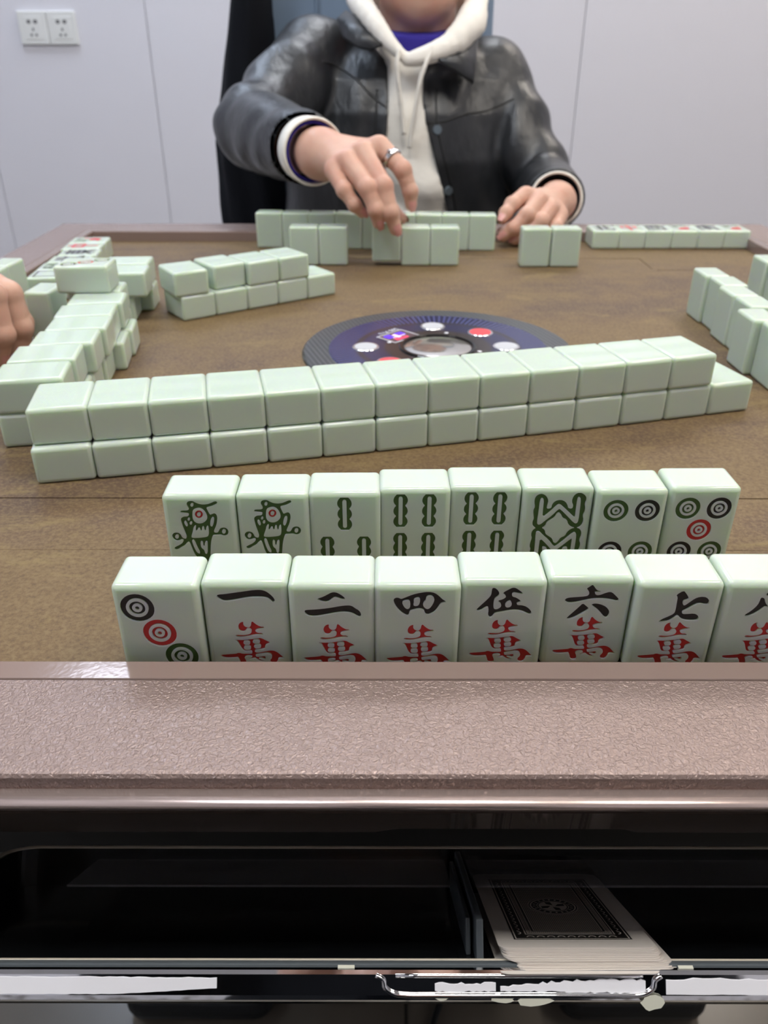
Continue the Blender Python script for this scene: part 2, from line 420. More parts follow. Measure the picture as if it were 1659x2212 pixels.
# outlines of the engraved marks, in tile widths from the face centre line and the tile base
GLYPH = {
 'yi': [[(-0.315,1.111),(-0.297,1.126),(-0.218,1.133),(-0.119,1.151),(0.003,1.171),(0.114,1.19),(0.198,1.193),(0.257,1.171),(0.302,1.127),(0.336,1.082),(0.348,1.045),(0.338,1.023),(0.319,1.018),(0.297,1.045),(0.262,1.075),(0.215,1.087),(0.142,1.09),(0.069,1.086),(-0.005,1.074),(-0.079,1.056),(-0.154,1.04),(-0.215,1.032),(-0.252,1.037),(-0.286,1.062),(-0.313,1.086)]],
 'er': [[(-0.166,1.098),(-0.145,1.11),(-0.09,1.132),(-0.034,1.169),(0.003,1.191),(0.045,1.196),(0.092,1.172),(0.134,1.137),(0.157,1.107),(0.145,1.091),(0.114,1.092),(0.073,1.113),(0.037,1.122),(-0,1.095),(-0.031,1.065),(-0.068,1.055),(-0.11,1.062),(-0.152,1.083)],
  [(-0.319,0.923),(-0.303,0.945),(-0.242,0.948),(-0.132,0.957),(-0.01,0.976),(0.1,1.001),(0.173,1.011),(0.228,1.006),(0.269,0.969),(0.312,0.939),(0.335,0.893),(0.331,0.852),(0.31,0.845),(0.28,0.863),(0.244,0.889),(0.195,0.908),(0.122,0.913),(0.036,0.9),(-0.062,0.877),(-0.161,0.855),(-0.234,0.851),(-0.277,0.862),(-0.308,0.892)]],
 'si': [[(-0.276,1.079),(-0.271,1.109),(-0.244,1.127),(-0.207,1.119),(-0.189,1.104),(-0.141,1.128),(-0.058,1.168),(0.026,1.193),(0.122,1.208),(0.194,1.191),(0.244,1.147),(0.282,1.102),(0.321,1.076),(0.326,1.058),(0.283,1.05),(0.26,1.035),(0.226,0.968),(0.197,0.923),(0.155,0.895),(0.125,0.88),(0.094,0.889),(0.083,0.922),(0.074,0.95),(0.037,0.965),(-0.005,0.964),(-0.054,0.949),(-0.09,0.93),(-0.099,0.874),(-0.119,0.869),(-0.162,0.895),(-0.212,0.945),(-0.255,1.012)],
  [(-0.177,1.057),(-0.159,1.079),(-0.104,1.09),(-0.082,1.057),(-0.085,0.982),(-0.115,0.96),(-0.145,0.982),(-0.166,1.02)],
  [(-0.046,1.087),(-0.032,1.114),(0.009,1.124),(0.03,1.105),(0.023,1.042),(0.006,1.012),(-0.03,1.005),(-0.049,1.02),(-0.041,1.054)],
  [(0.094,1.124),(0.117,1.149),(0.159,1.149),(0.191,1.109),(0.186,1.065),(0.158,0.998),(0.123,0.96),(0.086,0.975),(0.06,1.02),(0.071,1.057),(0.095,1.087)]],
 'wu': [[(-0.307,0.881),(-0.294,0.904),(-0.237,0.973),(-0.18,1.04),(-0.147,1.093),(-0.144,1.152),(-0.141,1.189),(-0.111,1.194),(-0.072,1.16),(-0.053,1.115),(-0.06,1.078),(-0.089,1.055),(-0.108,1.025),(-0.112,0.942),(-0.103,0.897),(-0.071,0.889),(-0.03,0.915),(-0.02,0.943),(-0.028,0.973),(-0.06,0.995),(-0.058,1.018),(-0.008,1.033),(0.026,1.063),(0.018,1.086),(-0.014,1.111),(-0.003,1.135),(0.043,1.167),(0.089,1.197),(0.132,1.193),(0.19,1.145),(0.214,1.123),(0.206,1.105),(0.156,1.116),(0.107,1.126),(0.09,1.101),(0.099,1.071),(0.149,1.056),(0.208,1.006),(0.191,0.991),(0.155,0.981),(0.164,0.95),(0.219,0.951),(0.276,0.928),(0.323,0.882),(0.342,0.837),(0.323,0.817),(0.291,0.829),(0.239,0.859),(0.164,0.879),(0.078,0.87),(-0.019,0.848),(-0.086,0.833),(-0.103,0.805),(-0.125,0.771),(-0.15,0.774),(-0.167,0.813),(-0.163,0.882),(-0.172,0.927),(-0.208,0.912),(-0.255,0.874),(-0.292,0.866)],
  [(0.024,0.935),(0.027,0.973),(0.067,1.011),(0.09,1),(0.101,0.966),(0.092,0.928),(0.05,0.912)]],
 'liu': [[(-0.054,1.146),(-0.026,1.17),(0.009,1.201),(0.026,1.184),(0.055,1.142),(0.081,1.118),(0.113,1.111),(0.111,1.099),(0.076,1.098),(0.049,1.095),(0.057,1.066),(0.086,1.052),(0.127,1.062),(0.171,1.085),(0.215,1.1),(0.247,1.095),(0.282,1.062),(0.323,1.019),(0.342,0.995),(0.334,0.973),(0.311,0.971),(0.27,0.984),(0.206,0.997),(0.127,1.003),(0.05,1),(-0.026,0.985),(-0.101,0.964),(-0.169,0.947),(-0.231,0.942),(-0.268,0.956),(-0.288,0.98),(-0.277,1.004),(-0.247,1.018),(-0.178,1.025),(-0.086,1.033),(-0.033,1.042),(-0.014,1.066),(-0.016,1.095),(-0.031,1.12)],
  [(-0.071,0.939),(-0.031,0.904),(0.013,0.862),(-0.014,0.831),(-0.072,0.787),(-0.129,0.743),(-0.189,0.712),(-0.223,0.706),(-0.239,0.721),(-0.217,0.753),(-0.162,0.821),(-0.108,0.889)],
  [(0.029,0.918),(0.051,0.933),(0.098,0.935),(0.154,0.918),(0.205,0.89),(0.242,0.846),(0.26,0.802),(0.255,0.759),(0.235,0.729),(0.211,0.734),(0.188,0.758),(0.154,0.802),(0.109,0.851),(0.065,0.885)]],
 'wan': [[(-0.042,0.738),(-0.065,0.733),(-0.09,0.714),(-0.106,0.679),(-0.107,0.64),(-0.097,0.605),(-0.067,0.59),(-0.036,0.595),(-0.019,0.62),(-0.006,0.637),(0.022,0.64),(0.045,0.615),(0.044,0.59),(0.031,0.565),(-0.01,0.547),(-0.073,0.54),(-0.138,0.547),(-0.154,0.535),(-0.143,0.52),(-0.11,0.51),(-0.054,0.512),(0.008,0.525),(0.07,0.54),(0.125,0.548),(0.173,0.548),(0.177,0.561),(0.157,0.574),(0.121,0.574),(0.1,0.585),(0.086,0.605),(0.099,0.62),(0.137,0.635),(0.188,0.643),(0.196,0.655),(0.188,0.667),(0.161,0.665),(0.131,0.68),(0.096,0.709),(0.073,0.736),(0.06,0.744),(0.05,0.724),(0.044,0.684),(0.027,0.66),(-0.004,0.655),(-0.03,0.67),(-0.044,0.694),(-0.044,0.719)],
  [(-0.178,0.47),(-0.152,0.46),(-0.129,0.434),(-0.111,0.384),(-0.093,0.333),(-0.069,0.302),(-0.036,0.299),(0.003,0.307),(0.021,0.297),(0.028,0.271),(0.017,0.261),(-0.04,0.261),(-0.088,0.261),(-0.122,0.273),(-0.146,0.273),(-0.165,0.261),(-0.217,0.256),(-0.297,0.248),(-0.359,0.242),(-0.346,0.214),(-0.311,0.188),(-0.257,0.18),(-0.193,0.188),(-0.158,0.199),(-0.147,0.178),(-0.137,0.114),(-0.121,-0.032),(-0.077,-0.042),(-0.045,-0.021),(-0.061,0.137),(-0.074,0.199),(-0.059,0.22),(-0.02,0.23),(0.013,0.225),(0.023,0.21),(-0.007,0.189),(-0.02,0.163),(-0.002,0.152),(0.029,0.163),(0.056,0.173),(0.08,0.116),(0.123,0.064),(0.171,0.074),(0.122,0.137),(0.092,0.179),(0.132,0.184),(0.152,0.158),(0.169,0.147),(0.181,0.179),(0.181,0.215),(0.167,0.225),(0.112,0.215),(0.072,0.212),(0.06,0.241),(0.091,0.251),(0.146,0.263),(0.209,0.272),(0.248,0.256),(0.261,0.22),(0.252,0.168),(0.23,0.114),(0.239,-0.01),(0.298,-0.021),(0.324,0.085),(0.329,0.163),(0.346,0.189),(0.383,0.184),(0.412,0.179),(0.397,0.205),(0.358,0.251),(0.324,0.287),(0.285,0.308),(0.244,0.311),(0.182,0.297),(0.119,0.282),(0.08,0.277),(0.057,0.292),(0.062,0.318),(0.098,0.323),(0.154,0.328),(0.188,0.343),(0.184,0.374),(0.2,0.4),(0.227,0.41),(0.256,0.43),(0.234,0.445),(0.191,0.47),(0.156,0.495),(0.123,0.5),(0.077,0.488),(-0.001,0.475),(-0.08,0.467),(-0.145,0.47)],
  [(-0.067,0.435),(-0.055,0.455),(-0.003,0.455),(0.013,0.437),(0.013,0.412),(0,0.396),(-0.048,0.396),(-0.064,0.412)],
  [(0.043,0.45),(0.063,0.473),(0.11,0.477),(0.131,0.46),(0.132,0.433),(0.118,0.417),(0.07,0.413),(0.049,0.427)],
  [(-0.069,0.358),(-0.054,0.379),(-0.002,0.381),(0.017,0.364),(0.017,0.338),(0.001,0.323),(-0.047,0.321),(-0.065,0.338)],
  [(0.052,0.379),(0.072,0.399),(0.12,0.404),(0.138,0.389),(0.139,0.364),(0.127,0.348),(0.08,0.338),(0.058,0.353)]],
 'qi': [[(-0.052,1.129),(0.023,1.191),(0.056,1.158),(0.111,1.076),(0.087,1.06),(0.05,1.047),(0.047,1.002),(0.069,0.977),(0.12,1.027),(0.177,1.085),(0.233,1.106),(0.3,1.101),(0.346,1.052),(0.347,1.002),(0.315,0.994),(0.23,1.014),(0.17,0.977),(0.1,0.919),(0.062,0.894),(0.068,0.86),(0.125,0.86),(0.204,0.869),(0.25,0.844),(0.272,0.801),(0.257,0.771),(0.197,0.764),(0.114,0.772),(0.063,0.793),(0.036,0.826),(0.01,0.835),(-0.026,0.793),(-0.074,0.755),(-0.14,0.745),(-0.192,0.745),(-0.16,0.784),(-0.086,0.826),(-0.026,0.868),(-0.02,0.927),(-0.024,1.01),(-0.027,1.101)]],
 'ba': [[(-0.221,0.836),(-0.213,0.855),(-0.173,0.889),(-0.13,0.941),(-0.1,0.993),(-0.09,1.053),(-0.088,1.086),(-0.072,1.095),(-0.048,1.082),(-0.031,1.053),(-0.018,1.016),(0.011,0.983),(0.028,0.964),(0.018,0.953),(-0.008,0.96),(-0.028,0.942),(-0.065,0.897),(-0.116,0.855),(-0.165,0.829),(-0.2,0.823)],
  [(-0.041,1.126),(-0.021,1.17),(0.017,1.185),(0.067,1.148),(0.144,1.053),(0.246,0.957),(0.344,0.905),(0.341,0.867),(0.255,0.875),(0.155,0.934),(0.066,1.031),(0.012,1.104),(-0.021,1.119)]],
 'bird': [[(-0.165,1.174),(-0.152,1.196),(-0.119,1.209),(-0.072,1.207),(-0.034,1.182),(0.018,1.159),(0.079,1.151),(0.141,1.157),(0.198,1.178),(0.241,1.198),(0.272,1.202),(0.289,1.183),(0.279,1.163),(0.243,1.143),(0.192,1.121),(0.136,1.108),(0.115,1.1),(0.131,1.056),(0.15,1.009),(0.161,0.989),(0.194,1.005),(0.229,1.015),(0.255,0.993),(0.262,0.945),(0.25,0.881),(0.23,0.817),(0.196,0.752),(0.185,0.719),(0.204,0.703),(0.243,0.705),(0.264,0.736),(0.281,0.768),(0.317,0.786),(0.366,0.783),(0.398,0.756),(0.406,0.72),(0.39,0.671),(0.353,0.648),(0.311,0.65),(0.278,0.666),(0.221,0.662),(0.165,0.658),(0.148,0.629),(0.127,0.563),(0.112,0.489),(0.095,0.363),(0.077,0.22),(0.028,0.168),(-0.04,0.194),(-0.105,0.253),(-0.162,0.371),(-0.181,0.455),(-0.2,0.53),(-0.218,0.555),(-0.253,0.53),(-0.29,0.488),(-0.342,0.463),(-0.389,0.43),(-0.425,0.421),(-0.448,0.438),(-0.447,0.459),(-0.418,0.478),(-0.358,0.505),(-0.312,0.538),(-0.29,0.571),(-0.299,0.588),(-0.326,0.589),(-0.349,0.579),(-0.378,0.571),(-0.412,0.575),(-0.444,0.604),(-0.456,0.645),(-0.445,0.678),(-0.417,0.704),(-0.374,0.71),(-0.334,0.694),(-0.314,0.661),(-0.307,0.633),(-0.281,0.612),(-0.251,0.606),(-0.236,0.629),(-0.24,0.662),(-0.259,0.735),(-0.277,0.816),(-0.289,0.889),(-0.288,0.921),(-0.268,0.949),(-0.231,0.965),(-0.19,0.965),(-0.161,0.977),(-0.157,1.005),(-0.177,1.012),(-0.238,1.02),(-0.272,1.024),(-0.28,1.04),(-0.268,1.056),(-0.233,1.06),(-0.178,1.06),(-0.146,1.073),(-0.147,1.096),(-0.163,1.127),(-0.171,1.151)],
  [(-0.07,1.144),(-0.076,1.129),(-0.089,1.119),(-0.103,1.119),(-0.113,1.129),(-0.116,1.144),(-0.11,1.16),(-0.097,1.17),(-0.083,1.17),(-0.072,1.16)],
  [(-0.093,1.056),(-0.073,1.076),(-0.023,1.092),(0.025,1.092),(0.063,1.068),(0.093,1.025),(0.113,0.961),(0.106,0.921),(0.07,0.881),(0.019,0.853),(-0.037,0.853),(-0.076,0.873),(-0.1,0.905),(-0.108,0.945),(-0.102,1.009)],
  [(-0.242,0.881),(-0.226,0.893),(-0.208,0.873),(-0.193,0.824),(-0.206,0.804),(-0.222,0.812),(-0.239,0.848)],
  [(-0.149,0.919),(-0.156,0.904),(-0.17,0.898),(-0.183,0.904),(-0.186,0.919),(-0.179,0.934),(-0.165,0.941),(-0.153,0.934)],
  [(-0.124,0.857),(-0.132,0.84),(-0.147,0.833),(-0.16,0.84),(-0.164,0.857),(-0.156,0.873),(-0.141,0.88),(-0.128,0.873)],
  [(0.145,0.857),(0.161,0.921),(0.185,0.949),(0.208,0.945),(0.212,0.913),(0.195,0.849),(0.173,0.805),(0.155,0.801),(0.142,0.825)],
  [(-0.351,0.641),(-0.36,0.621),(-0.376,0.608),(-0.394,0.608),(-0.407,0.621),(-0.41,0.641),(-0.402,0.661),(-0.386,0.674),(-0.368,0.674),(-0.354,0.661)],
  [(0.365,0.72),(0.357,0.7),(0.341,0.687),(0.323,0.687),(0.31,0.699),(0.306,0.72),(0.313,0.74),(0.329,0.752),(0.347,0.752),(0.361,0.74)],
  [(-0.166,0.641),(-0.127,0.735),(-0.113,0.792),(-0.086,0.818),(-0.073,0.808),(-0.089,0.735),(-0.068,0.735),(-0.046,0.776),(-0.028,0.78),(-0.019,0.768),(-0.015,0.735),(0.006,0.735),(0.015,0.792),(0.031,0.804),(0.043,0.792),(0.047,0.735),(0.068,0.736),(0.078,0.792),(0.094,0.809),(0.109,0.8),(0.11,0.736),(0.103,0.67),(0.079,0.637),(0.007,0.625),(-0.092,0.617),(-0.154,0.621)],
  [(-0.167,0.571),(-0.144,0.592),(-0.122,0.563),(-0.101,0.472),(-0.058,0.355),(-0.106,0.371),(-0.139,0.447)],
  [(-0.036,0.555),(-0.021,0.563),(-0.001,0.547),(-0.002,0.48),(0.016,0.48),(0.03,0.547),(0.053,0.563),(0.069,0.547),(0.062,0.472),(0.048,0.355),(0.013,0.355),(0.006,0.422),(-0.026,0.447),(-0.04,0.48)]],
 'birdeye': [[(0.048,0.997),(0.041,0.973),(0.027,0.952),(0.008,0.938),(-0.014,0.933),(-0.035,0.938),(-0.051,0.952),(-0.06,0.972),(-0.062,0.997),(-0.055,1.021),(-0.041,1.042),(-0.021,1.055),(0,1.06),(0.021,1.055),(0.037,1.042),(0.047,1.021)],
  [(0.021,0.997),(0.015,0.981),(0.004,0.969),(-0.01,0.965),(-0.024,0.969),(-0.032,0.981),(-0.034,0.997),(-0.029,1.013),(-0.017,1.024),(-0.003,1.029),(0.01,1.024),(0.019,1.013)]],
 'eight': [[(-0.333,1.077),(-0.325,1.152),(-0.283,1.194),(-0.228,1.201),(-0.169,1.163),(-0.133,1.088),(-0.144,1.014),(-0.148,0.96),(-0.084,0.971),(-0.081,1.035),(-0.04,1.088),(0.033,1.106),(0.101,1.078),(0.142,1.014),(0.151,0.971),(0.208,0.96),(0.22,1.014),(0.189,1.078),(0.203,1.163),(0.253,1.212),(0.318,1.212),(0.379,1.163),(0.397,1.1),(0.377,1.036),(0.395,0.961),(0.393,0.907),(0.371,0.852),(0.395,0.765),(0.374,0.677),(0.312,0.639),(0.234,0.655),(0.18,0.71),(0.16,0.776),(0.094,0.808),(0.069,0.863),(0.037,0.9),(0.001,0.884),(-0.021,0.819),(-0.082,0.775),(-0.126,0.742),(-0.138,0.676),(-0.201,0.632),(-0.268,0.636),(-0.32,0.687),(-0.33,0.753),(-0.312,0.808),(-0.327,0.873),(-0.334,0.949),(-0.314,0.992)],
  [(-0.255,1.099),(-0.231,1.135),(-0.2,1.11),(-0.199,0.96),(-0.195,0.812),(-0.096,0.912),(-0.005,1.024),(0.031,1.035),(0.125,0.949),(0.253,0.82),(0.266,0.83),(0.264,0.96),(0.265,1.11),(0.285,1.148),(0.314,1.121),(0.32,0.961),(0.32,0.765),(0.302,0.721),(0.264,0.725),(0.156,0.841),(0.05,0.949),(0.021,0.96),(-0.062,0.852),(-0.157,0.764),(-0.208,0.709),(-0.245,0.703),(-0.263,0.731),(-0.256,0.916)]],
}

# ================================================================ the room
FLOOR = -TABLE_Z / U              # floor level in table units
CEIL = (2.72 - TABLE_Z) / U
XL, XR, YB, YN = -72.0, 78.0, 85.0, -62.0


def struct(o):
    o['kind'] = 'structure'
    return o


floor = struct(box('floor', (XL, YN, FLOOR - 2), (XR, YB, FLOOR - 0.06), M['grout']))
fs = 18.2
ft_me = None
nx = int((XR - XL) / fs) + 1
ny = int((YB - YN) / fs) + 1
for i in range(nx):
    for j in range(ny):
        x0, y0 = XL + i * fs + 0.06, YN + j * fs + 0.06
        x1, y1 = min(x0 + fs - 0.12, XR), min(y0 + fs - 0.12, YB)
        if x1 - x0 < 0.5 or y1 - y0 < 0.5:
            continue
        box('floor_tile', (x0, y0, FLOOR - 0.2), (x1, y1, FLOOR), M['floor'], floor)
ceiling = struct(box('ceiling', (XL, YN, CEIL), (XR, YB, CEIL + 3), M['ceiling']))
wl = struct(box('wall_left', (XL - 3, YN - 3, FLOOR - 2), (XL, YB + 3, CEIL + 3), M['wall']))
wr = struct(box('wall_right', (XR, YN - 3, FLOOR - 2), (XR + 3, YB + 3, CEIL + 3), M['wall']))
wn = struct(box('wall_near', (XL, YN - 3, FLOOR - 2), (XR, YN, CEIL + 3), M['wall']))
wb = struct(box('wall_back', (XL, YB + 0.35, FLOOR - 2), (XR, YB + 3.5, CEIL + 3), M['groove']))
seams = [XL, -37.62, -21.44, 18.0, 57.4, XR]
for a, b in zip(seams[:-1], seams[1:]):
    box('wall_panel', (a + 0.03, YB, FLOOR), (b - 0.03, YB + 0.36, CEIL), M['wall'], wb, 0.05, 2)

for n, (px, py, tint, power) in enumerate(PANELS):
    row = 'above the far side of the table' if py > 1 else 'above the near side of the table'
    side = ('left', 'middle', 'right')[n % 3]
    L = empty('ceiling_light', (px, py, 2.72), 'square ceiling light panel, %s one of three %s' % (side, row), 'ceiling light', 'ceiling light panels')
    mm = mat('light_diffuser', (0.9, 0.9, 0.9), 0.5, emis=tint, emis_s=power)
    x, y = px / U, py / U
    h = 9.1
    part('diffuser', bm_mesh('diffuser', box_bm((x - h, y - h, CEIL - 0.25), (x + h, y + h, CEIL - 0.15))), mm, L)
    bm = bmesh.new()
    for lo, hi in (((x - h - .6, y - h - .6), (x + h + .6, y - h)), ((x - h - .6, y + h), (x + h + .6, y + h + .6)),
                   ((x - h - .6, y - h), (x - h, y + h)), ((x + h, y - h), (x + h + .6, y + h))):
        b2 = box_bm((*lo, CEIL - 0.35), (*hi, CEIL))
        me = bpy.data.meshes.new('tmp')
        b2.to_mesh(me)
        b2.free()
        bm.from_mesh(me)
        bpy.data.meshes.remove(me)
    part('frame', bm_mesh('frame', bm), M['plastic_white'], L)

# ---- the twin wall sockets
def disc_bm(cx, cz, r, y0, y1, n=14, sx=1.0, sz=1.0):
    bm = bmesh.new()
    a = [bm.verts.new(V(cx + r * sx * math.cos(2 * math.pi * k / n), y0, cz + r * sz * math.sin(2 * math.pi * k / n))) for k in range(n)]
    b = [bm.verts.new(V(cx + r * sx * math.cos(2 * math.pi * k / n), y1, cz + r * sz * math.sin(2 * math.pi * k / n))) for k in range(n)]
    bm.faces.new(a)
    bm.faces.new(b[::-1])
    for k in range(n):
        bm.faces.new((a[k], b[k], b[(k + 1) % n], a[(k + 1) % n]))
    return bm


for k, (x0, side) in enumerate(((-32.95, 'left'), (-30.33, 'right'))):
    w = 2.58
    z0, z1 = 6.98, 9.6
    S = empty('wall_socket', V(x0 + w / 2, YB, z0), 'white power socket plate on the wall, %s one of the joined pair' % side, 'power socket', 'wall sockets')
    box('plate', (x0, YB - 0.28, z0), (x0 + w, YB, z1), M['plastic_white'], S, 0.09, 3)
    cx, cz = x0 + w / 2, (z0 + z1) / 2
    box('insert', (cx - .78, YB - .31, cz - .9), (cx + .78, YB - .2, cz + .9), M['plastic_white'], S, 0.04, 2)
    for dx in (-.3, .3):
        part('socket_hole', bm_mesh('socket_hole', disc_bm(cx + dx, cz + .48, .16, YB - .318, YB - .25, 12, 1.15)), M['hole'], S)
    part('socket_hole', bm_mesh('socket_hole', disc_bm(cx, cz - .12, .13, YB - .318, YB - .25, 10, 0.7, 1.0)), M['hole'], S)
    for dx in (-.22, .22):
        part('socket_hole', bm_mesh('socket_hole', disc_bm(cx + dx, cz - .55, .14, YB - .318, YB - .25, 10, 0.8, 0.8)), M['hole'], S)

# ================================================================ the mahjong table
TX, TY = 1.15, 20.12
IX0, IX1, IY0, IY1 = -11.45, 13.75, 7.30, 32.92
table = empty('mahjong_table', (TX * U, TY * U, 0), 'automatic mahjong table with brown playing surface and rose-brown rim', 'table')

# playing surface with four slots for the lifting panels
xs = [IX0 - .05, TX - 9.86, TX - 8.22, TX - 8.1, TX + 8.1, TX + 8.22, TX + 9.86, IX1 + .05]
ys = [IY0 - .05, TY - 9.86, TY - 8.22, TY - 8.1, TY + 8.1, TY + 8.22, TY + 9.86, IY1 + .05]
bm = bmesh.new()
slots = {(3, 1), (3, 5), (1, 3), (5, 3)}
for i in range(7):
    for j in range(7):
        if (i, j) in slots:
            continue
        b2 = box_bm((xs[i], ys[j], -.25), (xs[i + 1], ys[j + 1], 0))
        me = bpy.data.meshes.new('tmp')
        b2.to_mesh(me)
        b2.free()
        bm.from_mesh(me)
        bpy.data.meshes.remove(me)
bmesh.ops.remove_doubles(bm, verts=bm.verts, dist=1e-5)
bm.verts.index_update()
seen = {}
for f in list(bm.faces):
    key = tuple(sorted(v.index for v in f.verts))
    seen.setdefault(key, []).append(f)
dup = [f for fl in seen.values() if len(fl) > 1 for f in fl]
bmesh.ops.delete(bm, geom=dup, context='FACES_ONLY')
part('playing_surface', bm_mesh('playing_surface', bm), M['table'], table)
for (i, j) in sorted(slots):
    g = 0.010
    box('lifting_panel', (xs[i] + g, ys[j] + .02, -.2), (xs[i + 1] - g, ys[j + 1] - .008, -.008), M['table'], table, 0.008, 1)


def rail(name, prof, k, material, closed=True, smooth=False, label=None):
    """one of the four mitred rails: prof is a list of (outward, z)"""
    def corner(c, s):
        x = (IX0 - s) if c in (0, 3) else (IX1 + s)
        y = (IY0 - s) if c in (0, 1) else (IY1 + s)
        return x, y
    verts, faces = [], []
    c0, c1 = k, (k + 1) % 4
    n = len(prof)
    for c in (c0, c1):
        for s, z in prof:
            verts.append(V(*corner(c, s), z))
    for q in range(n):
        r = (q + 1) % n
        faces.append((q, r, n + r, n + q))
    faces.append(tuple(range(n)))
    faces.append(tuple(range(2 * n - 1, n - 1, -1)))
    bm = bmesh.new()
    bv = [bm.verts.new(v) for v in verts]
    for f in faces:
        fc = bm.faces.new([bv[i] for i in f])
        fc.smooth = smooth and len(f) == 4
    return part(name, bm_mesh(name, bm), material, table, label)


strip = [(0.0, -.2), (0.0, .33), (.012, .355), (.035, .37), (.32, .374), (.328, .36), (.328, -.2)]
panel = [(.342, -.2), (.342, .36), (.352, .374), (.37, .378), (1.66, .370), (1.70, .362), (1.728, .33), (1.738, .21), (1.738, -.2)]
lipa = [(1.748, -.04)] + [(1.75 + .125 * math.cos(math.radians(a)), .085 + .125 * math.sin(math.radians(a))) for a in range(90, -91, -12)]
for k in range(4):
    rail('rim_strip', strip, k, M['rim_smooth'])
    rail('rim_panel', panel, k, M['rim'])
    rail('rim_lip', lipa, k, M['rim_lip'], smooth=True)
for k in (1, 2, 3):
    rail('apron', [(1.84, -.03), (1.32, -.96), (1.15, -.96), (1.60, -.03)], k, M['apron'])
# near apron with the finger notch over the drawer
verts, faces = [], []
cx = [IX0 - 1.3 + q * (IX1 - IX0 + 2.6) / 40 for q in range(41)]
nl, nr = 0.03, 2.68
cx = sorted(set([round(v, 3) for v in cx] + [nl - .16, nl - .12, nl - .06, nl, nl + .06, nl + .14, nr - .14, nr - .06, nr, nr + .06, nr + .12, nr + .16]))
for x in cx:
    e = min(max((x - (nl - .14)) / .26, 0), 1) * min(max(((nr + .14) - x) / .26, 0), 1)
    e = e * e * (3 - 2 * e)
    tb = 1.0 - 0.2 * e
    s1, z1 = 1.84 - .52 * tb, -.03 - .93 * tb
    verts += [V(x, IY0 - 1.84, -.03), V(x, IY0 - s1, z1), V(x, IY0 - s1 + .17, z1), V(x, IY0 - 1.60, -.03)]
for i in range(len(cx) - 1):
    a = 4 * i
    for q in range(4):
        faces.append((a + q, a + (q + 1) % 4, a + 4 + (q + 1) % 4, a + 4 + q))
faces += [(0, 1, 2, 3), (len(verts) - 1, len(verts) - 2, len(verts) - 3, len(verts) - 4)]
part('apron', from_data('apron', verts, faces), M['apron'], table)

box('cabinet', (TX - 9.6, 8.35, -4.6), (TX + 9.6, IY1 - 1.0, -.24), M['black_matte'], table, 0.2, 2)
box('pedestal', (TX - 4.2, TY - 4.2, FLOOR + 1.9), (TX + 4.2, TY + 4.2, -4.5), M['black_matte'], table, 0.4, 3)
for sx in (-1, 1):
    box('foot', (TX + sx * 7.55 - 2.6, 15.5, FLOOR), (TX + sx * 7.55 + 2.6, 25.0, FLOOR + 1.7), M['black_matte'], table, 0.7, 4)
box('foot_bar', (TX - 6.0, TY - 2.0, FLOOR + 0.5), (TX + 6.0, TY + 2.0, FLOOR + 2.0), M['black_matte'], table, 0.3, 3)

# ---- the control console in the middle
CXC, CYC = 1.34, 19.57


def disc(name, r, z0, z1, material, parent, cx=CXC, cy=CYC, n=64, rin=0.0, edge=0.0, label=None):
    """round plate or ring; its object origin is the plate centre"""
    prof = []
    if rin > 0:
        prof = [(rin, z0), (rin, z1), (r - edge, z1), (r, z1 - edge), (r, z0)]
    else:
        prof = [(0, z1), (r - edge, z1), (r, z1 - edge), (r, z0), (0, z0)]
    bm = bmesh.new()
    rings = []
    for (q, z) in prof:
        if q == 0:
            rings.append([bm.verts.new((0, 0, z * U))])
        else:
            rings.append([bm.verts.new((q * U * math.cos(2 * math.pi * k / n), q * U * math.sin(2 * math.pi * k / n), z * U)) for k in range(n)])
    m = len(rings)
    for i in range(m if rin > 0 else m - 1):
        a, b = rings[i], rings[(i + 1) % m]
        for k in range(n):
            k2 = (k + 1) % n
            if len(a) == 1:
                bm.faces.new((a[0], b[k], b[k2]))
            elif len(b) == 1:
                bm.faces.new((a[k], b[0], a[k2]))
            else:
                bm.faces.new((a[k], b[k], b[k2], a[k2]))
    me = bm_mesh(name, bm)
    o = new_obj(name, me, material, None, label)
    base = parent_base(parent)
    o.parent = parent
    o.location = Vector((cx * U, cy * U, TABLE_Z)) - base
    return o


def parent_base(p):
    b = Vector((0, 0, 0))
    while p is not None:
        b += Vector(p.location)
        p = p.parent
    return b


console = disc('control_console', 3.38, -.05, .085, M['carbon'], table, rin=2.70, edge=0.05, n=96, label='round black control console ring set in the middle of the table')
disc('console_face', 2.74, -.05, .105, M['console'], console, edge=0.03, n=96, label='dark blue glossy console face with radiating lines')
disc('lens_ring', 0.97, .09, .145, M['black_gloss'], console, rin=0.88, edge=0.02)
dome = bmesh.new()
bmesh.ops.create_uvsphere(dome, u_segments=40, v_segments=14, radius=1.0)
for v in dome.verts:
    v.co = Vector((v.co.x * .89 * U, v.co.y * .89 * U, (v.co.z * .10 + .075) * U))
dm = new_obj('lens_dome', bm_mesh('lens_dome', dome, True), M['lens'], None)
dm.parent = console
dm.location = Vector((CXC * U, CYC * U, TABLE_Z)) - parent_base(console)
for bx, by, key in ((-.46, 19.53, 'btn_grey'), (1.30, 21.27, 'btn_grey'), (2.52, 20.74, 'btn_red'), (3.05, 19.58, 'btn_grey'), (1.36, 17.85, 'btn_grey'), (.14, 18.40, 'btn_red')):
    disc('button_bezel', .335, .09, .125, M['silver'], console, bx, by, 32, rin=.285, edge=.01)
    disc('button', .29, .09, .135, M[key], console, bx, by, 32, edge=.015)
for bx, by in ((.13, 19.92), (1.63, 20.70), (2.35, 19.2)):
    disc('indicator_dot', .055, .1, .112, M['print_white'], console, bx, by, 14)


